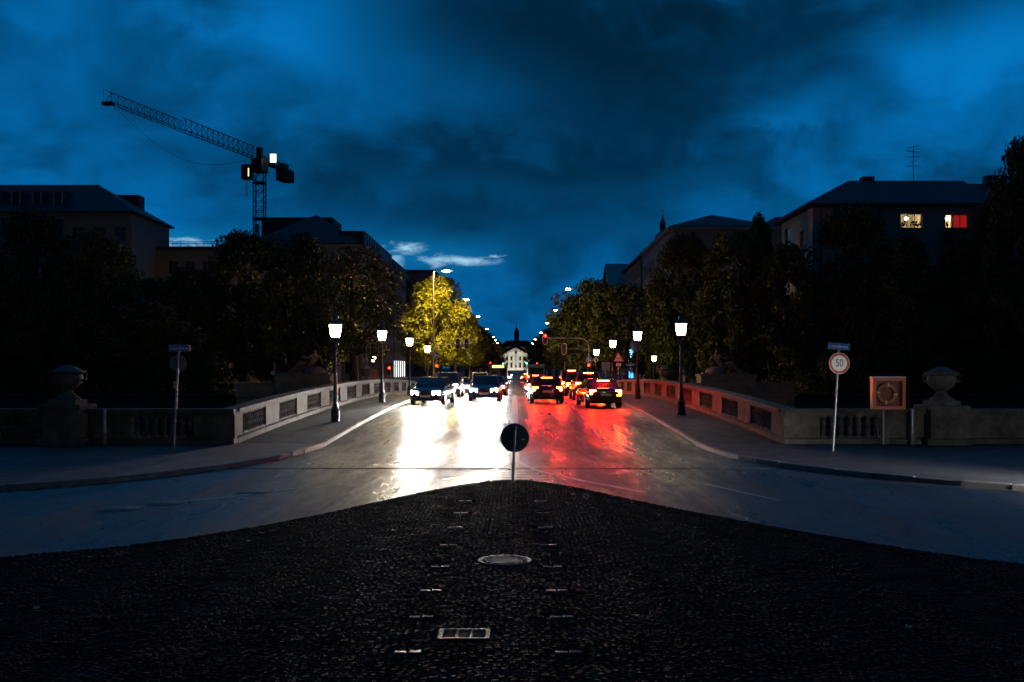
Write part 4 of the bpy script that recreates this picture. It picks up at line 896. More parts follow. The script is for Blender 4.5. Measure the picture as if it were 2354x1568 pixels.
bal = MB(); bal.box(pxw(2168, 110), pxw(2246, 110), 109.0, 109.98, pz(540, 110)-1, pz(526, 110)); bal.obj('balcony', mat('dark_balcony', (.07, .06, .055), .8), h1, keep=True)
# neighbour to its right
h2 = thing('neighbour_house', 'dark lower roofed house joined to the right of the lit house', 'building', (58, 116, 0))
facade(h2, (51.45, 110.6, 0), 0, 16, 19.4, grid(16, 5, 1.5, 5, 1.8, 1.8, 3.6), W_GREY); hip_roof(h2, 51.6, 67.5, 110.6, 122, 19.7, 24.0, 51.7, 62, 116.4, 116.4, ov=.5); MB().box(67.2, 67.4, 110.62, 122, 0, 19.4).obj('side_wall', W_GREY, h2, keep=True)
MB().box(pxw(2262, 117), pxw(2300, 117), 116.2, 117.5, 23, 25.0).obj('chimney', M_ROOF, h2, keep=True)
# R2b: classical building, front gable roof towards the river
r2 = thing('classical_building', 'pale classical building with long windows above the right dark trees', 'building', (34, 192, 0))
facade(r2, (27, 213, 0), R(-90), 41.5, 26.2, grid(41.5, 12, 1.5, 5, 3.0, 1.6, 4.8), W_CREAM)
facade(r2, (27, 171.5, 0), 0, 28, 26.2, grid(28, 9, 1.5, 5, 2.6, 1.6, 4.8), W_CREAM)
MB().box(26.3, 55.3, 170.9, 213, 26.2, 26.8).obj('cornice', W_CREAM, r2, keep=True)
hip_roof(r2, 27, 45, 172, 213, 27.0, 30.2, 35.5, 35.5, 180.5, 205, ov=.3)
MB().box(45, 62, 172.5, 190, 0, 28.6).obj('rear_wing', M_ROOF, r2, keep=True)
for k in range(4): q = MB().box(26.2, 27, 176+k*9.5, 178.6+k*9.5, 15.6, 15.8).obj('balcony_slab', W_GREY, r2, keep=True); MB().box(26.2, 26.26, 176+k*9.5, 178.6+k*9.5, 15.8, 16.8).obj('balcony_rail', M_IRON, q, keep=True)
MB().tube([(26.85, 212.8, 0), (26.85, 212.8, 25.4), (26.4, 212.8, 26.1)], .16, 6).obj('downpipe', M_IRON, r2, keep=True)
# R2a: office with bands of narrow windows
r3 = thing('office_building', 'grey office building with rows of narrow windows on the right street side', 'building', (34, 231, 0))
facade(r3, (27, 249, 0), R(-90), 36, 26.0, grid(36, 14, 1.5, 5, 3.1, 5.6, 4.15, 0, mx=.8), W_CREAM, sill=False); MB().box(26.2, 45, 213.1, 249.6, 26.0, 26.5).obj('roof_slab', M_ROOF, r3, keep=True)
MB().box(27.02, 45, 248.8, 249, 0, 26).obj('end_wall', W_GREY, r3, keep=True); MB().box(27.4, 45, 213.2, 248, 26.5, 27.2).obj('roof', M_ROOF, r3, keep=True)
sg = thing('roof_sign', 'dim blue white box sign on the office corner at right', 'sign', (26.7, 247.2, 19.4))
MB().box(-.12, .18, -2.2, 2.2, 0, 2.0).obj('box', emat('dim_sign', (.12, .35, .6), .10), sg)
for k in range(4): MB().box(-.2, -.13, -1.8+k*.95, -1.35+k*.95, .4, 1.6).obj('letter_bar', emat('dim_letters', (.5, .7, .9), .22), sg)
M_NEON = emat('blue_neon', (.05, .30, 1), 3.2); M_NEONW = emat('pale_neon', (.35, .75, 1), 3.0)
ne = thing('neon_sign', 'tall glowing blue vertical sign at the foot of the office building', 'sign', (26.2, 229, 0))
MB().box(-.5, .5, -.2, .2, 2.6, 6.6).obj('upper_panel', M_NEONW, ne); MB().box(-.1, 1.4, .25, .6, 0, 2.55).obj('lower_panel', M_NEON, ne); MB().box(.55, .8, -.2, .2, 0, 6.4).obj('side_strip', M_NEON, ne)
# R3 gallery with pediment
r4 = thing('gallery_building', 'stone gallery with triangular pediment facing the street at right', 'building', (34, 268, 0))
facade(r4, (27.5, 291, 0), R(-90), 41, 24, grid(41, 8, 1.8, 3, 4.0, 3.0, 7.0), W_GREY); facade(r4, (27.5, 250, 0), 0, 16, 24, grid(16, 4, 1.6, 3, 4, 3, 7), W_GREY)
mb = MB(); P = [(257, 22.5), (284, 22.5), (270.5, 29.2)]; a = mb.ring([(24.6, y, z) for y, z in P]); b = mb.ring([(44, y, z) for y, z in P]); mb.bridge(a, b); mb.f += [tuple(a), tuple(reversed(b))]; mb.obj('pediment', W_CREAM, r4, keep=True)
mb = MB(); P = [(256, 22.6), (270.5, 30.0), (285, 22.6), (285, 23.2), (270.5, 30.7), (256, 23.2)]; a = mb.ring([(24.2, y, z) for y, z in P]); b = mb.ring([(44.2, y, z) for y, z in P]); mb.bridge(a, b); mb.f += [tuple(a), tuple(reversed(b))]; mb.obj('roof', M_TIN, r4, keep=True)
for k in range(5): MB().box(24.3+k*.12, 27.48, 256.5, 284.5, 20.0+k*.5, 20.46+k*.5).obj('entablature_band', W_CREAM, r4, keep=True)
for k in range(6): MB().lathe([(.85, 8), (.75, 14), (.66, 19.6), (.9, 19.8), (.9, 20)], 12, c=(25.4, 258.5+k*4.8, 0)).obj('column', W_CREAM, r4, True, keep=True)
MB().box(24.4, 27.48, 256.5, 284.5, 0, 8).obj('portico_base', W_GREY, r4, keep=True); MB().box(28, 44, 250, 291, 24, 27).obj('attic', M_TIN, r4, keep=True)
# church tower far behind right
ct = thing('church_tower', 'slender church tower with green onion dome behind the right roofs', 'church tower', (pxw(1523, 300), 300, 0))
MB().box(-2.0, 2.0, -2, 2, 0, 40.0).obj('shaft', W_GREY, ct); MB().lathe([(2.1, 40), (2.3, 40.3), (2.3, 40.6), (2.5, 41.1), (2.45, 41.9), (1.9, 42.7), (1.0, 43.3), (.85, 43.6)], 16).obj('dome', M_TIN, ct, True)
MB().lathe([(.7, 43.5), (.7, 45.6)], 8).obj('lantern_core', M_IRON, ct)
for k in range(8): MB().tube([(.8*math.cos(k*math.pi/4), .8*math.sin(k*math.pi/4), 43.5), (.8*math.cos(k*math.pi/4), .8*math.sin(k*math.pi/4), 45.6)], .12, 5).obj('column', M_TIN, ct)
MB().lathe([(1.05, 45.6), (1.1, 45.8), (.7, 46.4), (.4, 47.4), (.12, 48.6), (.05, 50.5)], 12).obj('spire', M_TIN, ct, True); MB().box(-.35, .35, -.04, .04, 49.7, 49.82).obj('cross_bar', M_IRON, ct)

# palace at the end of the street
pa = thing('palace', 'white floodlit palace with columned portico at the end of the street', 'building', (-.2, 900, 0)); PY = 900
W_PAL = mat('white_stucco', (.72, .70, .62), .8, c2=(.64, .62, .55), scale=.2)
MB().box(-7.6, 7.6, -3.2, -.1, 0, 2.2).obj('steps', W_PAL, pa)
for k in range(4): MB().lathe([(.95, 2.2), (.85, 3), (.72, 13.2), (1.0, 13.6), (1.0, 14)], 14, c=(-6.0+k*4.0, -2.4, 0)).obj('column', W_PAL, pa, True)
MB().box(-7.7, 7.7, -3.4, 0, 14, 16).obj('entablature', W_PAL, pa); MB().prism([(-8.4, 16), (8.4, 16), (0, 20.6)], -3.7, 0).obj('pediment', W_PAL, pa); MB().prism([(-6.6, 16.4), (6.6, 16.4), (0, 19.8)], -3.74, -3.705).obj('tympanum', mat('tympanum_stucco', (.6, .58, .52), .9), pa)
po = [(x, x+2.2, z, z+h, 1, None) for x in (1.2+k*4.0 for k in range(16)) for z, h in ((2.4, 4.6), (9, 3.6))]
pw = facade(pa, (-34, PY, 0), 0, 67, 16, po, W_PAL); MB().prism([(-33, 16.1), (33, 16.1), (24, 21.5), (-24, 21.5)], .4, 20).obj('roof', mat('brown_roof', (.13, .075, .06), .8), pa)
ft = thing('flagpole', 'thin flagpole with pale banner before the palace', 'flagpole', (.2, 892, 0)); MB().tube([(0, 0, 0), (0, 0, 27)], .16, 6).obj('pole', M_STEEL, ft); MB().box(-.9, .9, .05, .12, 5, 15).obj('banner', mat('pale_blue_banner', (.3, .42, .55), .8), ft)
tw = thing('brick_tower', 'dark brick tower with pointed roof behind the palace', 'church tower', (.9, 960, 0)); MB().box(-2.4, 2.4, -2.4, 2.4, 0, 37).obj('shaft', mat('brown_brick', (.16, .09, .07), .9), tw)
MB().lathe([(3.5, 37), (1.2, 40.2), (.15, 42.5), (.08, 47)], 4, ph=R(45)).obj('roof', M_ROOF, tw)
for x in (-1.1, 1.1): MB().box(x-.5, x+.5, -2.5, -2.41, 26, 33).obj('louvre', M_BLACK, tw)
rr_ = thing('red_roofed_building', 'dark red roofed building behind the palace pediment', 'building', (-1, 940, 0)); MB().box(-14, 16, 0, 14, 0, 22).obj('wall', W_GREY, rr_); MB().prism([(-15, 22), (17, 22), (13, 28), (-8, 28)], -.5, 14.5).obj('roof', mat('red_roof', (.22, .04, .03), .8), rr_)

# floodlights of the palace
fl = thing('floodlight', 'ground floodlight in front of the palace portico', 'floodlight', (0, 868, 0)); MB().box(-.3, .3, -.15, .15, 0, .4).obj('housing', M_IRON, fl)
ld = bpy.data.lights.new('floodlight_beam', 'SPOT'); ld.energy = 38000; ld.spot_size = R(50); ld.spot_blend = .6; ld.color = (1, .93, .74); ld.shadow_soft_size = .5
lo = bpy.data.objects.new('floodlight_beam', ld); COL.objects.link(lo); lo.parent = fl; lo.location = (0, .3, .8); lo.rotation_euler = (R(103), 0, 0)

# ------------------------------------------------------------------ tower crane
cr = thing('tower_crane', 'tall dark tower crane with lit box behind the left roofs', 'crane', (-53.8, 209.2, 0))
def lattice(mb, P0, P1, w, n, r=.07, rd=.04, tri=False, up=Vector((0, 0, 1)), h=None):
    P0 = Vector(P0); P1 = Vector(P1); d = (P1-P0).normalized(); u = d.cross(up); u = u.normalized() if u.length > .01 else Vector((1, 0, 0)); v = u.cross(d).normalized(); h = h or w
    C = [u*w/2, -u*w/2, v*h] if tri else [u*w/2+v*w/2, -u*w/2+v*w/2, -u*w/2-v*w/2, u*w/2-v*w/2]
    for c in C: mb.tube([P0+c, P1+c], r, 4)
    for i in range(n):
        a = P0.lerp(P1, i/n); b = P0.lerp(P1, (i+1)/n); m_ = (a+b)/2
        if tri:
            for c in C[:2]: mb.tube([a+c, m_+C[2]], rd, 3, False); mb.tube([m_+C[2], b+c], rd, 3, False)
            mb.tube([a+C[0], b+C[1]], rd, 3, False); mb.tube([a+C[0], a+C[1]], rd, 3, False)
        else:
            for k in range(4):
                c, e = C[k], C[(k+1) % 4]; mb.tube([a+c, b+e] if i % 2 else [a+e, b+c], rd, 3, False); mb.tube([a+c, a+e], rd, 3, False)
CH = 43.6+CAMZ
mb = MB(); lattice(mb, (0, 0, 0), (0, 0, CH-2.5), 2.1, 21, .13, .07, up=Vector((0, 1, 0))); mb.obj('mast', M_CRANE, cr)
jd = Vector((-.277, -.961, 0))
P0 = Vector((0, 0, CH)); mb = MB(); lattice(mb, P0+jd*2, P0+jd*27, 1.5, 14, .10, .05, True, h=2.4); lattice(mb, P0+jd*27, P0+jd*47.5, 1.3, 12, .08, .045, True, h=1.75); mb.obj('jib', M_CRANE, cr)
mb = MB(); e_ = P0+jd*47.6; n_ = Vector((jd.y, -jd.x, 0)); mb.quadbox([e_+n_*.9+jd*.4-Vector((0, 0, .5)), e_-n_*.9+jd*.4-Vector((0, 0, .5)), e_-n_*.9-jd*.6-Vector((0, 0, .5)), e_+n_*.9-jd*.6-Vector((0, 0, .5))]+[e_+n_*.9+jd*.4, e_-n_*.9+jd*.4, e_-n_*.9-jd*.6, e_+n_*.9-jd*.6])
for k in (-1, 1): mb.tube([e_+n_*.8*k, e_+n_*.8*k+Vector((0, 0, 2.2)), e_+n_*.8*k-jd*1+Vector((0, 0, 2.2))], .05, 4)
mb.obj('jib_end', M_CRANE, cr)
mb = MB(); lattice(mb, P0-jd*1, P0-jd*12.5, 1.6, 6, .11, .06, True, h=1.1); mb.obj('counter_jib', M_CRANE, cr)
def obox(a, l0, l1, w0, w1, z0, z1):
    c = []
    for z in (z0, z1):
        for l, w in ((l0, w0), (l1, w0), (l1, w1), (l0, w1)): q = P0+jd*l+n_*w; c.append((q.x, q.y, z))
    return MB().quadbox(c)
obox(0, -1.4, 1.4, -1.2, 1.2, CH-2.6, CH+.2).obj('slewing_unit', M_CRANE, cr); obox(0, -.5, .5, -.5, .5, CH+.2, CH+2.6).obj('tower_head', M_CRANE, cr)
obox(0, -12.8, -8.6, -1.1, 1.1, CH-2.6, CH-.1).obj('counterweight', mat('dark_concrete', (.04, .04, .04), .9), cr); obox(0, -13, -1, -.8, .8, CH-.35, CH+.12).obj('counter_deck', M_CRANE, cr); obox(0, -11.2, -8.8, -.6, .6, CH+.12, CH+1.1).obj('winch', M_CRANE, cr)
for s in (-.8, .8): MB().tube([P0-jd*1+n_*s+Vector((0, 0, 1.2)), P0-jd*13+n_*s+Vector((0, 0, 1.2))], .04, 4).obj('handrail', M_CRANE, cr)
cb = MB().box(-3.2, -1.25, -2.6, -.9, CH-4.4, CH-1.4).obj('cabin', M_IRON, cr); MB().box(-1.75, -1.55, -2.66, -2.61, CH-3.9, CH-2.2).obj('cabin_lamp', emat('cabin_light', (1, .72, .25), 2.2), cb); MB().box(-3.1, -2.0, -2.65, -2.61, CH-3.9, CH-2.0).obj('cabin_window', M_GLASSD, cb)
MB().box(2.35, 3.55, -.6, -.35, CH-.55, CH+1.15).obj('lit_box', emat('crane_box_light', (1, .84, .52), 3.2), cr)
pn = MB().box(-.75, .25, -1.3, -1.22, CH-15.6, CH-13.6).obj('number_panel', mat('pale_panel', (.3, .36, .4), .6), cr); inst('lettering', text_mesh('1', 1.6, M_BLACK), pn, (-.25, -1.32, CH-14.6), rot=(R(90), 0, 0))
for z in (CH-20.6, CH-12.5, CH-5): MB().box(-1.25, 1.25, -1.25, 1.25, z, z+.3).obj('collar', M_CRANE, cr)
MB().tube([(-2.4, -1.2, CH-4.4), (-2.4, -1.2, CH-8)], .09, 5).obj('hook_cable', M_IRON, cr)
mb = MB(); A = P0+jd*47; B_ = P0+jd*5+Vector((0, 0, -1)); mb.tube([A.lerp(B_, k/12)-Vector((0, 0, 5.0*math.sin(math.pi*k/12)*(1-.1*k/12))) for k in range(13)], .035, 4); mb.obj('slack_cable', M_STEEL, cr)
cr.location = (-53.8, 209.2, 0)

# ------------------------------------------------------------------ trees
def leaf_cloud(clumps, per, size, seed):
    g = np.random.default_rng(seed); V = []
    for (c, r) in clumps:
        n = int(per*r*r); d = g.normal(size=(n, 3)); d /= np.linalg.norm(d, axis=1)[:, None]
        rad = r*(.45+.6*g.random(n)**.6); p = np.array(c)+d*rad[:, None]*np.array((1, 1, .72))
        # orient roughly outward with jitter
        nn = d*.7+g.normal(size=(n, 3))*.6+np.array((0, 0, .35)); nn /= np.linalg.norm(nn, axis=1)[:, None]
        u = np.cross(nn, g.normal(size=(n, 3))); u /= np.linalg.norm(u, axis=1)[:, None]; w = np.cross(nn, u)
        s = size*(.6+.8*g.random(n))[:, None]
        V.append(np.stack([p-u*s*.5, p-w*s*.28+u*s*.02, p+u*s*.55, p+w*s*.30+u*s*.05], 1))
    return np.concatenate(V)
def tree_meshes(seed, H, Wd, zlow, leafm, per=85, size=.34, nclump=120, sparse=0.0):
    r = random.Random(seed); cl = []; a = Wd/2
    lobes = [(r.uniform(0, 6.28), r.uniform(.15, .35)) for _ in range(3)]
    for k in range(nclump):
        for _ in range(40):
            z = r.uniform(0, 1); th = r.uniform(0, 6.28)
            prof = max(.12, 1-(abs(z-.40)/(.62 if z > .4 else .55))**2.3)**.6
            lob = 1+sum(l[1]*math.cos((i+2)*(th-l[0])) for i, l in enumerate(lobes))*.5
            rad = math.sqrt(r.uniform(.2, 1))*prof*lob*.9
            break
        c = (a*rad*math.cos(th), a*rad*math.sin(th), zlow+(H-zlow)*z)
        cl.append((c, r.uniform(.7, 1.45)*(Wd/9)**.5))
    Q = leaf_cloud(cl, per, size, seed); n = len(Q)
    me = bpy.data.meshes.new('crown'); me.from_pydata(Q.reshape(-1, 3).tolist(), [], [(4*i, 4*i+1, 4*i+2, 4*i+3) for i in range(n)]); me.materials.append(leafm)
    mb = MB(); tr = .028*H+.05
    bend = r.uniform(-.4, .4); top = (bend, bend*.5, zlow+(H-zlow)*.62)
    mb.tube([(0, 0, -.3), (bend*.2, 0, zlow*.5), (bend*.5, bend*.2, zlow+.5), top], [tr*1.3, tr, tr*.8, tr*.3], 8)
    for k in range(16):
        c = Vector(cl[(k*7) % len(cl)][0]); z0_ = min(c.z-.3, zlow*.85+(H-zlow)*.45*r.random()); st = Vector((bend*.4, bend*.2, max(zlow*.6, z0_)))
        mid = st.lerp(c, .55)+Vector((0, 0, .12*(c-st).length)); mb.tube([st, mid, c], [tr*.4, tr*.22, tr*.07], 5)
    return mb.mesh('trunk', M_BARK, True), me
def place_tree(name, ms, x, y, sc, label, group, rz=None, z=0):
    t = thing(name, label, 'tree', (x, y, z), random.uniform(0, 6.28) if rz is None else rz, group); t.scale = sc
    inst('trunk', ms[0], t); inst('crown', ms[1], t); return t
TB = [tree_meshes(11+i, 16, 11, 1.6, M_LEAF, 88, .40, 165) for i in range(4)]
TBs = tree_meshes(31, 15, 11, 4.2, M_LEAF, 80, .34, 85)
TS = [tree_meshes(41+i, 12.5, 8.6, 3.0, M_LEAF_LIT, 105, .36, 95) for i in range(3)]
TD = [tree_meshes(51+i, 12.5, 8.6, 2.6, M_LEAF, 105, .36, 105) for i in range(3)]  # remaining street trees take the darker, unlit leaf colour
TU = [tree_meshes(61+i, 5, 6, .3, M_LEAF, 95, .28, 60) for i in range(2)]
def bank(px, top, w, Y, ms, label, g, k):
    h = pz(top, Y); H = 16 if ms is not TBs else 15; W_ = 11
    s = h/H; sw = (w*Y/S)/W_
    place_tree('dark_tree', ms, pxw(px, Y), Y, (sw, sw, s), label, g)
GL, GRt = 'dark trees on the far bank at left', 'dark trees on the far bank at right'
LB = [(-10, 600, 220, 97, 'bushy dark tree at the left picture edge'), (75, 497, 250, 103, 'tall dark tree before the dormer roof at far left'), (235, 548, 215, 99, 'dark tree overlapping the corner of the far left block'),
      (345, 650, 170, 108, 'lower dark tree between the far left block and the flat wing'), (440, 628, 190, 104, 'dark tree in front of the flat roofed wing'), (560, 543, 190, 106, 'dark tree below the crane mast'),
      (675, 552, 230, 100, 'broad dark tree before the hipped roof of the corner building'), (330, 700, 240, 94, 'low dark tree above the left signpost')]
for i, (px, top, w, Y, lab) in enumerate(LB): bank(px, top, w, Y, TB[i % 4], lab, GL, i)
bank(815, 578, 235, 96, TBs, 'loose branched tree beside the nearest left lantern', GL, 0)
RB = [(1575, 548, 170, 107, 'dark tree below the onion domed tower'), (1690, 545, 210, 101, 'broad dark tree right of the nearest right lantern'), (1745, 508, 90, 112, 'narrow dark tree peaking above the long right roof'), (1810, 575, 190, 98, 'dark tree before the left corner of the lit house'),
      (1960, 486, 215, 99, 'tall dark tree covering the middle of the lit house'), (2085, 556, 200, 96, 'dark tree below the warm lit window'), (2215, 560, 190, 97, 'dark tree below the red curtained window'), (2365, 338, 200, 92, 'tallest dark tree at the right picture edge'), (2290, 470, 160, 100, 'dark tree just left of the tallest right tree'), (1520, 640, 110, 110, 'slim dark tree before the classical building windows')]
for i, (px, top, w, Y, lab) in enumerate(RB): bank(px, top, w, Y, TB[(i+1) % 4], lab, GRt, i)
k = 0
for px in list(range(-60, 520, 62))+list(range(1850, 2440, 62)):
    s = 'left' if px < 1000 else 'right'
    t = place_tree('bank_shrub', TU[k % 2], pxw(px, 91), 90.6+(k % 3)*.5, (random.uniform(.55, .75), random.uniform(.5, .6), random.uniform(.8, 1.1)), 'dark shrub in the thicket along the far bank at %s' % s, 'bank shrubs at %s' % s, z=-2.2); t['category'] = 'shrub'; k += 1
STL = [(-9.3, 115, 1.0, 'brightly lit yellow green street tree on the left'), (-10.2, 133, 1.12, 'second street tree on the left, behind the brightly lit one'), (-9.6, 150, .92, 'third street tree on the left'), (-9.8, 172, .95, 'fourth street tree on the left'), (-9.8, 198, 1, 'fifth street tree on the left'), (-9.8, 228, 1, 'sixth street tree on the left'), (-9.6, 262, 1, 'seventh street tree on the left'), (-9.6, 300, 1.05, 'eighth street tree on the left'), (-9.6, 350, 1.05, 'ninth street tree on the left'), (-9.8, 420, 1.15, 'tenth street tree on the left'), (-10.5, 520, 1.3, 'farthest street tree on the left')]
STR = [(9.0, 116.5, 1.0, 'nearest street tree on the right, dark with a lit top'), (12.4, 112, .9, 'dark street tree beside the gallery pediment'), (9.4, 140, 1.0, 'second street tree on the right'), (9.4, 158, .95, 'third street tree on the right'), (9.6, 180, .95, 'fourth street tree on the right'), (9.6, 206, .95, 'fifth street tree on the right'), (9.6, 236, .95, 'sixth street tree on the right'), (9.4, 272, 1, 'seventh street tree on the right'), (9.4, 320, 1.05, 'eighth street tree on the right'), (9.6, 390, 1.1, 'ninth street tree on the right'), (10.2, 500, 1.25, 'farthest street tree on the right')]
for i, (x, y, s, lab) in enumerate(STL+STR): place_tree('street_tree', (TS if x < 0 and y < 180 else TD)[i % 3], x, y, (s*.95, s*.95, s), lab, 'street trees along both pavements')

# ------------------------------------------------------------------ vehicles
M_HEAD = emat('headlight_glow', (1, .97, .92), 650); M_TAIL = emat('taillight_glow', (1, .015, .002), 950); M_AMB = emat('indicator_glow', (1, .22, .008), 60); M_TAILOFF = mat('red_lens', (.35, .02, .015), .2); M_HEADOFF = mat('clear_lens', (.5, .5, .5), .15)
M_CGLASS = mat('car_glass', (.01, .012, .014), .05, spec=.7); M_PLATEW = mat('number_plate', (.6, .6, .58), .5)
def loft_body(mb, ST):
    prev = None
    for (y, w, zb_, zt) in ST:
        half = [(0, zb_), (w*.86, zb_), (w*.98, zb_+.10), (w, zb_+(zt-zb_)*.45), (w*.975, zt-.10), (w*.90, zt-.02), (w*.6, zt+.02), (0, zt+.03)]
        pts = [(x, y, z) for x, z in half]+[(-x, y, z) for x, z in reversed(half[1:-1])]
        r = mb.ring(pts)
        if prev: mb.bridge(prev, r)
        else: mb.f.append(tuple(reversed(r)))
        prev = r
    mb.f.append(tuple(prev))
def beam(parent, x, y, z, e, size=46, col=(1, .96, .9), pitch=-3.0, yaw=0):
    ld = bpy.data.lights.new('headlight_beam', 'SPOT'); ld.energy = e*2.6; ld.spot_size = R(size); ld.spot_blend = 1.0; ld.color = col; ld.shadow_soft_size = .07
    lo = bpy.data.objects.new('headlight_beam', ld); COL.objects.link(lo); lo.parent = parent; lo.location = (x, y, z); lo.rotation_euler = (R(90+pitch), 0, math.pi+yaw)
def car(label, x, y, rz, colour, style='saloon', mode='head', e=900, amber=False):
    """car built facing -y; mode head: facing camera with beams, tail: rear seen, brake lamps lit"""
    pm = mat('paint_'+label[:14]+str(int(abs(x*10+y*7))), colour, .25, .2, c2=tuple(c*.9 for c in colour), coat=.6)
    z = dz_(y); t = thing('car' if style != 'van' else 'delivery_van', label, 'car' if style != 'van' else 'van', (x, y, z+.0), rz, 'cars on the bridge and street')
    sl = math.atan2(dz_(y+1)-dz_(y-1), 2); t.rotation_euler = (sl if abs(rz) < 1.5 else -sl, 0, rz)
    hb = {'saloon': 0, 'estate': .02, 'suv': .16, 'van': .12}[style]; rz_ = {'saloon': 1.44, 'estate': 1.48, 'suv': 1.68, 'van': 2.0}[style]
    body = MB(); loft_body(body, [(-2.18, .62, .34, .60+hb), (-2.12, .76, .26, .70+hb), (-1.95, .84, .22, .78+hb), (-1.6, .88, .2, .85+hb), (-1.0, .895, .2, .93+hb), (-.6, .90, .2, .96+hb), (.5, .90, .2, .98+hb), (1.4, .89, .21, 1.0+hb), (1.9, .86, .24, .98+hb), (2.1, .80, .3, .93+hb), (2.17, .68, .36, .84+hb)]); body.obj('body', pm, t, True)
    zb1 = .95+hb; yb0, yb1 = -.95, (1.55 if style == 'saloon' else 2.0); yt0, yt1 = -.18, (.95 if style == 'saloon' else 1.6)
    if style == 'van': yb0, yt0, yb1, yt1 = -1.3, -.6, 2.1, 2.0
    wb, wtp = .84, (.64 if style != 'van' else .76)
    cab = MB(); c8 = [(-wb, yb0, zb1), (wb, yb0, zb1), (wb, yb1, zb1), (-wb, yb1, zb1), (-wtp, yt0, rz_), (wtp, yt0, rz_), (wtp, yt1, rz_), (-wtp, yt1, rz_)]; cab.quadbox(c8); co = cab.obj('cabin', pm, t); bv = co.modifiers.new('bevel', 'BEVEL'); bv.width = .07; bv.segments = 3
    c8 = [Vector(p) for p in c8]
    def pane(name, q, ins=.12):
        cc = sum(q, Vector())/4; n = (q[1]-q[0]).cross(q[3]-q[0]).normalized(); 
        if n.dot(cc-Vector((0, .3, 1.1))) < 0: n = -n
        P = [p.lerp(cc, ins)+n*.012 for p in q]; mb = MB(); mb.v = [tuple(p) for p in P]+[tuple(p-n*.02) for p in P]; mb.f = [(0, 1, 2, 3), (0, 1, 5, 4), (1, 2, 6, 5), (2, 3, 7, 6), (3, 0, 4, 7)]; mb.obj(name, M_CGLASS, t)
    pane('windscreen', [c8[0], c8[1], c8[5], c8[4]]); pane('rear_window', [c8[3], c8[2], c8[6], c8[7]], .16)
    for a, b, c_, d_ in ((0, 3, 7, 4), (1, 2, 6, 5)):
        q = [c8[a], c8[b], c8[c_], c8[d_]]; m0 = q[0].lerp(q[1], .5); m1 = q[3].lerp(q[2], .5)
        pane('side_window', [q[0], m0, m1, q[3]], .10)
        if style != 'van': pane('side_window', [m0, q[1], q[2], m1], .10)
    for sx in (-1, 1):
        for yy in (-1.35, 1.32):
            w = MB(); w.tube([(sx*.70, yy, .32), (sx*.915, yy, .32)], .32, 18); wo_ = w.obj('wheel', M_TYRE, t, True); r_ = MB(); r_.tube([(sx*.90, yy, .32), (sx*.925, yy, .32)], .2, 12); r_.obj('rim', M_RIM, wo_)
        on = mode == 'head'
        hl = MB(); hl.quadbox([(sx*.40, -2.19, .54+hb*.7), (sx*.75, -2.13, .56+hb*.7), (sx*.75, -2.0, .56+hb*.7), (sx*.40, -2.0, .54+hb*.7), (sx*.40, -2.17, .71+hb*.8), (sx*.78, -2.10, .74+hb*.8), (sx*.78, -2.0, .74+hb*.8), (sx*.40, -2.0, .71+hb*.8)]); hl.obj('headlight', M_HEAD if on else M_HEADOFF, t)
        tl2 = MB(); tl2.box(min(sx*.50, sx*.79), max(sx*.50, sx*.79), 2.0, 2.165, .70+hb, .90+hb); to = tl2.obj('taillight', M_TAIL if not on else M_TAILOFF, t)
        if amber and sx > 0 and not on: MB().box(-.79, -.56, 2.0, 2.17, .62+hb, .685+hb).obj('indicator', M_AMB, t)
        MB().tbox(min(sx*.88, sx*1.02), max(sx*.88, sx*1.02), -.78, -.66, 1.0+hb, 1.12+hb, .02).obj('mirror', pm, t)
        if on and e: beam(t, sx*.58, -2.26, .66+hb, e)
    MB().box(-.26, .26, -2.205, -2.17, .42, .53).obj('number_plate', M_PLATEW, t); MB().box(-.26, .26, 2.16, 2.185, .62, .73).obj('number_plate', M_PLATEW, t); MB().box(-.4, .4, -2.19, -2.12, .56, .66+hb*.6).obj('grille', M_BLACK, t)
    if mode == 'tail':
        MB().box(-.3, .3, yb1-.12, yb1-.06, rz_-.10, rz_-.07).obj('brake_lamp', M_TAIL, t) if style == 'saloon' else MB().box(-.3, .3, yt1+.02, yt1+.07, rz_-.08, rz_-.05).obj('brake_lamp', M_TAIL, t)
    return t
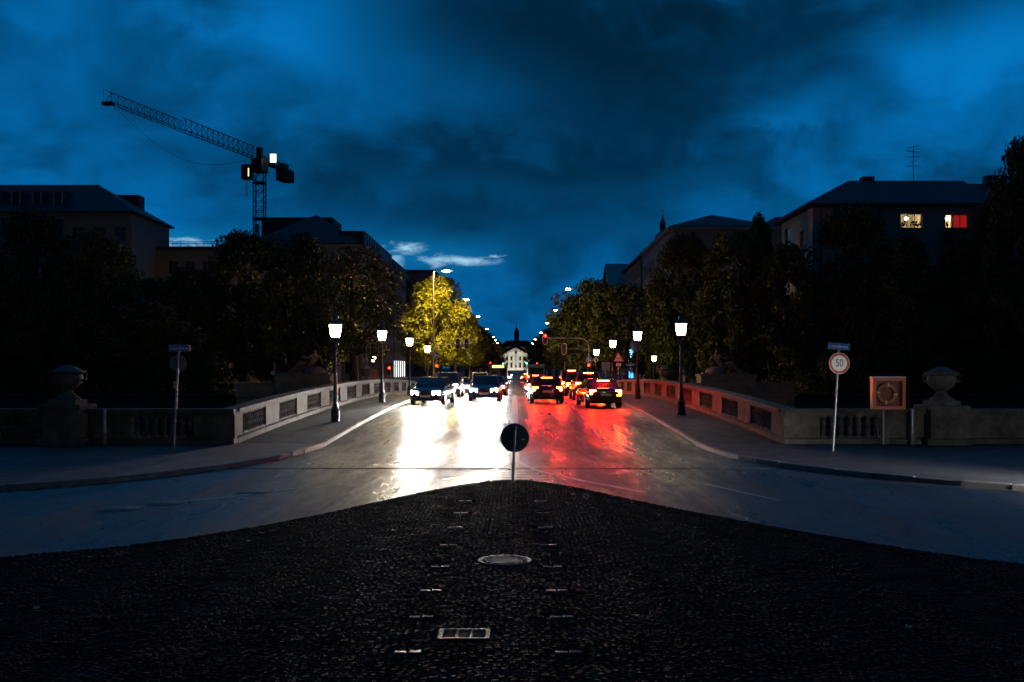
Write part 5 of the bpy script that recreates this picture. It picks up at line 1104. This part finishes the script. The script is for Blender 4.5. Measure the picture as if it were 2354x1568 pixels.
def bus(label, x, y, rz, mode):
    pm = mat('bus_blue', (.03, .10, .25), .35, coat=.4); t = thing('city_bus', label, 'bus', (x, y, dz_(y)), rz)
    b = MB().box(-1.25, 1.25, -5.9, 5.9, .35, 2.95).obj('body', pm, t); bv = b.modifiers.new('bevel', 'BEVEL'); bv.width = .12; bv.segments = 3
    MB().box(-1.1, 1.1, -5.93, -5.905, 1.05, 2.35).obj('windscreen', M_CGLASS, t); MB().box(-.8, .8, -5.94, -5.906, 2.48, 2.80).obj('destination_display', emat('display_glow', (1, .6, .15), 3.0), t)
    MB().box(-1.05, 1.05, 5.905, 5.93, 1.5, 2.5).obj('rear_window', M_CGLASS, t)
    for sx in (-1, 1):
        for k in range(6): MB().box(min(sx*1.245, sx*1.265), max(sx*1.245, sx*1.265), -5.2+k*1.75, -3.65+k*1.75, 1.2, 2.3).obj('side_window', emat('bus_interior', (.9, .95, 1), .5), t)
        for yy in (-3.2, 3.0): w = MB(); w.tube([(sx*.95, yy, .48), (sx*1.27, yy, .48)], .48, 18); w.obj('wheel', M_TYRE, t, True)
        MB().box(min(sx*.7, sx*1.08), max(sx*.7, sx*1.08), -5.95, -5.9, .62, .82).obj('headlight', M_HEAD if mode == 'head' else M_HEADOFF, t); MB().box(min(sx*1.0, sx*1.18), max(sx*1.0, sx*1.18), 5.9, 5.95, .8, 1.25).obj('taillight', M_TAIL if mode == 'tail' else M_TAILOFF, t)
        MB().tbox(min(sx*1.3, sx*1.48), max(sx*1.3, sx*1.48), -5.95, -5.8, 1.6, 2.1, .03).obj('mirror', M_BLACK, t)
        if mode == 'head': beam(t, sx*.9, -6.05, .75, 600)
PI = math.pi
car('dark oncoming saloon with headlights on, nearest on the left, turning off', -4.5, 54.5, -.12, (.02, .02, .025), 'saloon', 'head', 1500)
car('dark blue oncoming estate with headlights on near the centre line', -1.75, 59.0, -.03, (.02, .03, .06), 'estate', 'head', 1500)
car('grey oncoming car with headlights on in the outer left lane at the crest', -4.55, 67.5, -.03, (.08, .08, .085), 'suv', 'head', 1500)
car('black oncoming saloon with headlights on in the inner left lane at the crest', -1.6, 73.0, 0, (.015, .015, .015), 'saloon', 'head', 1500)
car('silver oncoming car with headlights on in the outer left lane past the crest', -4.5, 81.0, 0, (.3, .3, .31), 'estate', 'head', 1200)
car('dark red oncoming car with headlights on just before the crossing', -1.6, 87.5, 0, (.10, .015, .012), 'saloon', 'head', 1200)
car('oncoming white van with headlights on at the crossing', -3.6, 101.0, .0, (.5, .5, .5), 'van', 'head', 900)
car('oncoming dark car with headlights on behind the crossing', -1.8, 118.0, 0, (.03, .03, .035), 'saloon', 'head', 600)
for lab, cx, cy, md in (('far oncoming car with headlights on just behind the blue bus', -4.6, 165, 'head'), ('far oncoming car with headlights on left of the palace', -1.7, 190, 'head'), ('farther oncoming car with headlights on before the palace', -1.7, 250, 'head'), ('far departing car with tail lights on right of the palace', 1.8, 178, 'tail'), ('farther departing car with tail lights on right of the palace', 4.4, 230, 'tail')):
    car(lab, cx, cy, 0 if md == 'head' else math.pi, (.05, .05, .055), 'saloon', md, 0)
bus('blue city bus coming towards the bridge beyond the crossing', -2.4, 142, 0, 'head')
car('dark departing saloon with brake lights on, nearest on the right', 4.25, 51.5, PI+.10, (.03, .03, .032), 'saloon', 'tail', amber=True)
car('dark departing estate with brake lights on near the centre line', 1.65, 56.0, PI+.03, (.02, .025, .03), 'estate', 'tail')
car('grey departing car with brake lights on in the outer right lane at the crest', 4.3, 61.0, PI+.02, (.07, .07, .075), 'suv', 'tail', amber=True)
car('black departing saloon with brake lights on in the inner right lane at the crest', 1.6, 66.5, PI, (.015, .015, .015), 'saloon', 'tail')
car('dark green departing car with brake lights on in the outer right lane past the crest', 4.35, 71.5, PI, (.015, .04, .025), 'estate', 'tail')
car('silver departing car with brake lights on in the inner right lane past the crest', 1.6, 77.5, PI, (.3, .3, .31), 'saloon', 'tail', amber=True)
car('dark departing van with brake lights on before the crossing', 4.4, 80.5, PI, (.05, .05, .06), 'van', 'tail')
car('red departing car with brake lights on before the stop line', 1.7, 87.5, PI, (.14, .015, .012), 'saloon', 'tail')
car('dark car with brake lights on beyond the crossing', 2.2, 112.0, PI, (.03, .03, .03), 'suv', 'tail')
car('silver car with headlights on entering from beyond the right picture edge', 13.6, 17.2, PI+.62, (.3, .3, .31), 'estate', 'head', 800)  # unseen car, added so its beams brighten the speed sign and right parapet
bus('blue city bus driving away beyond the crossing', 3.0, 150, PI, 'tail')
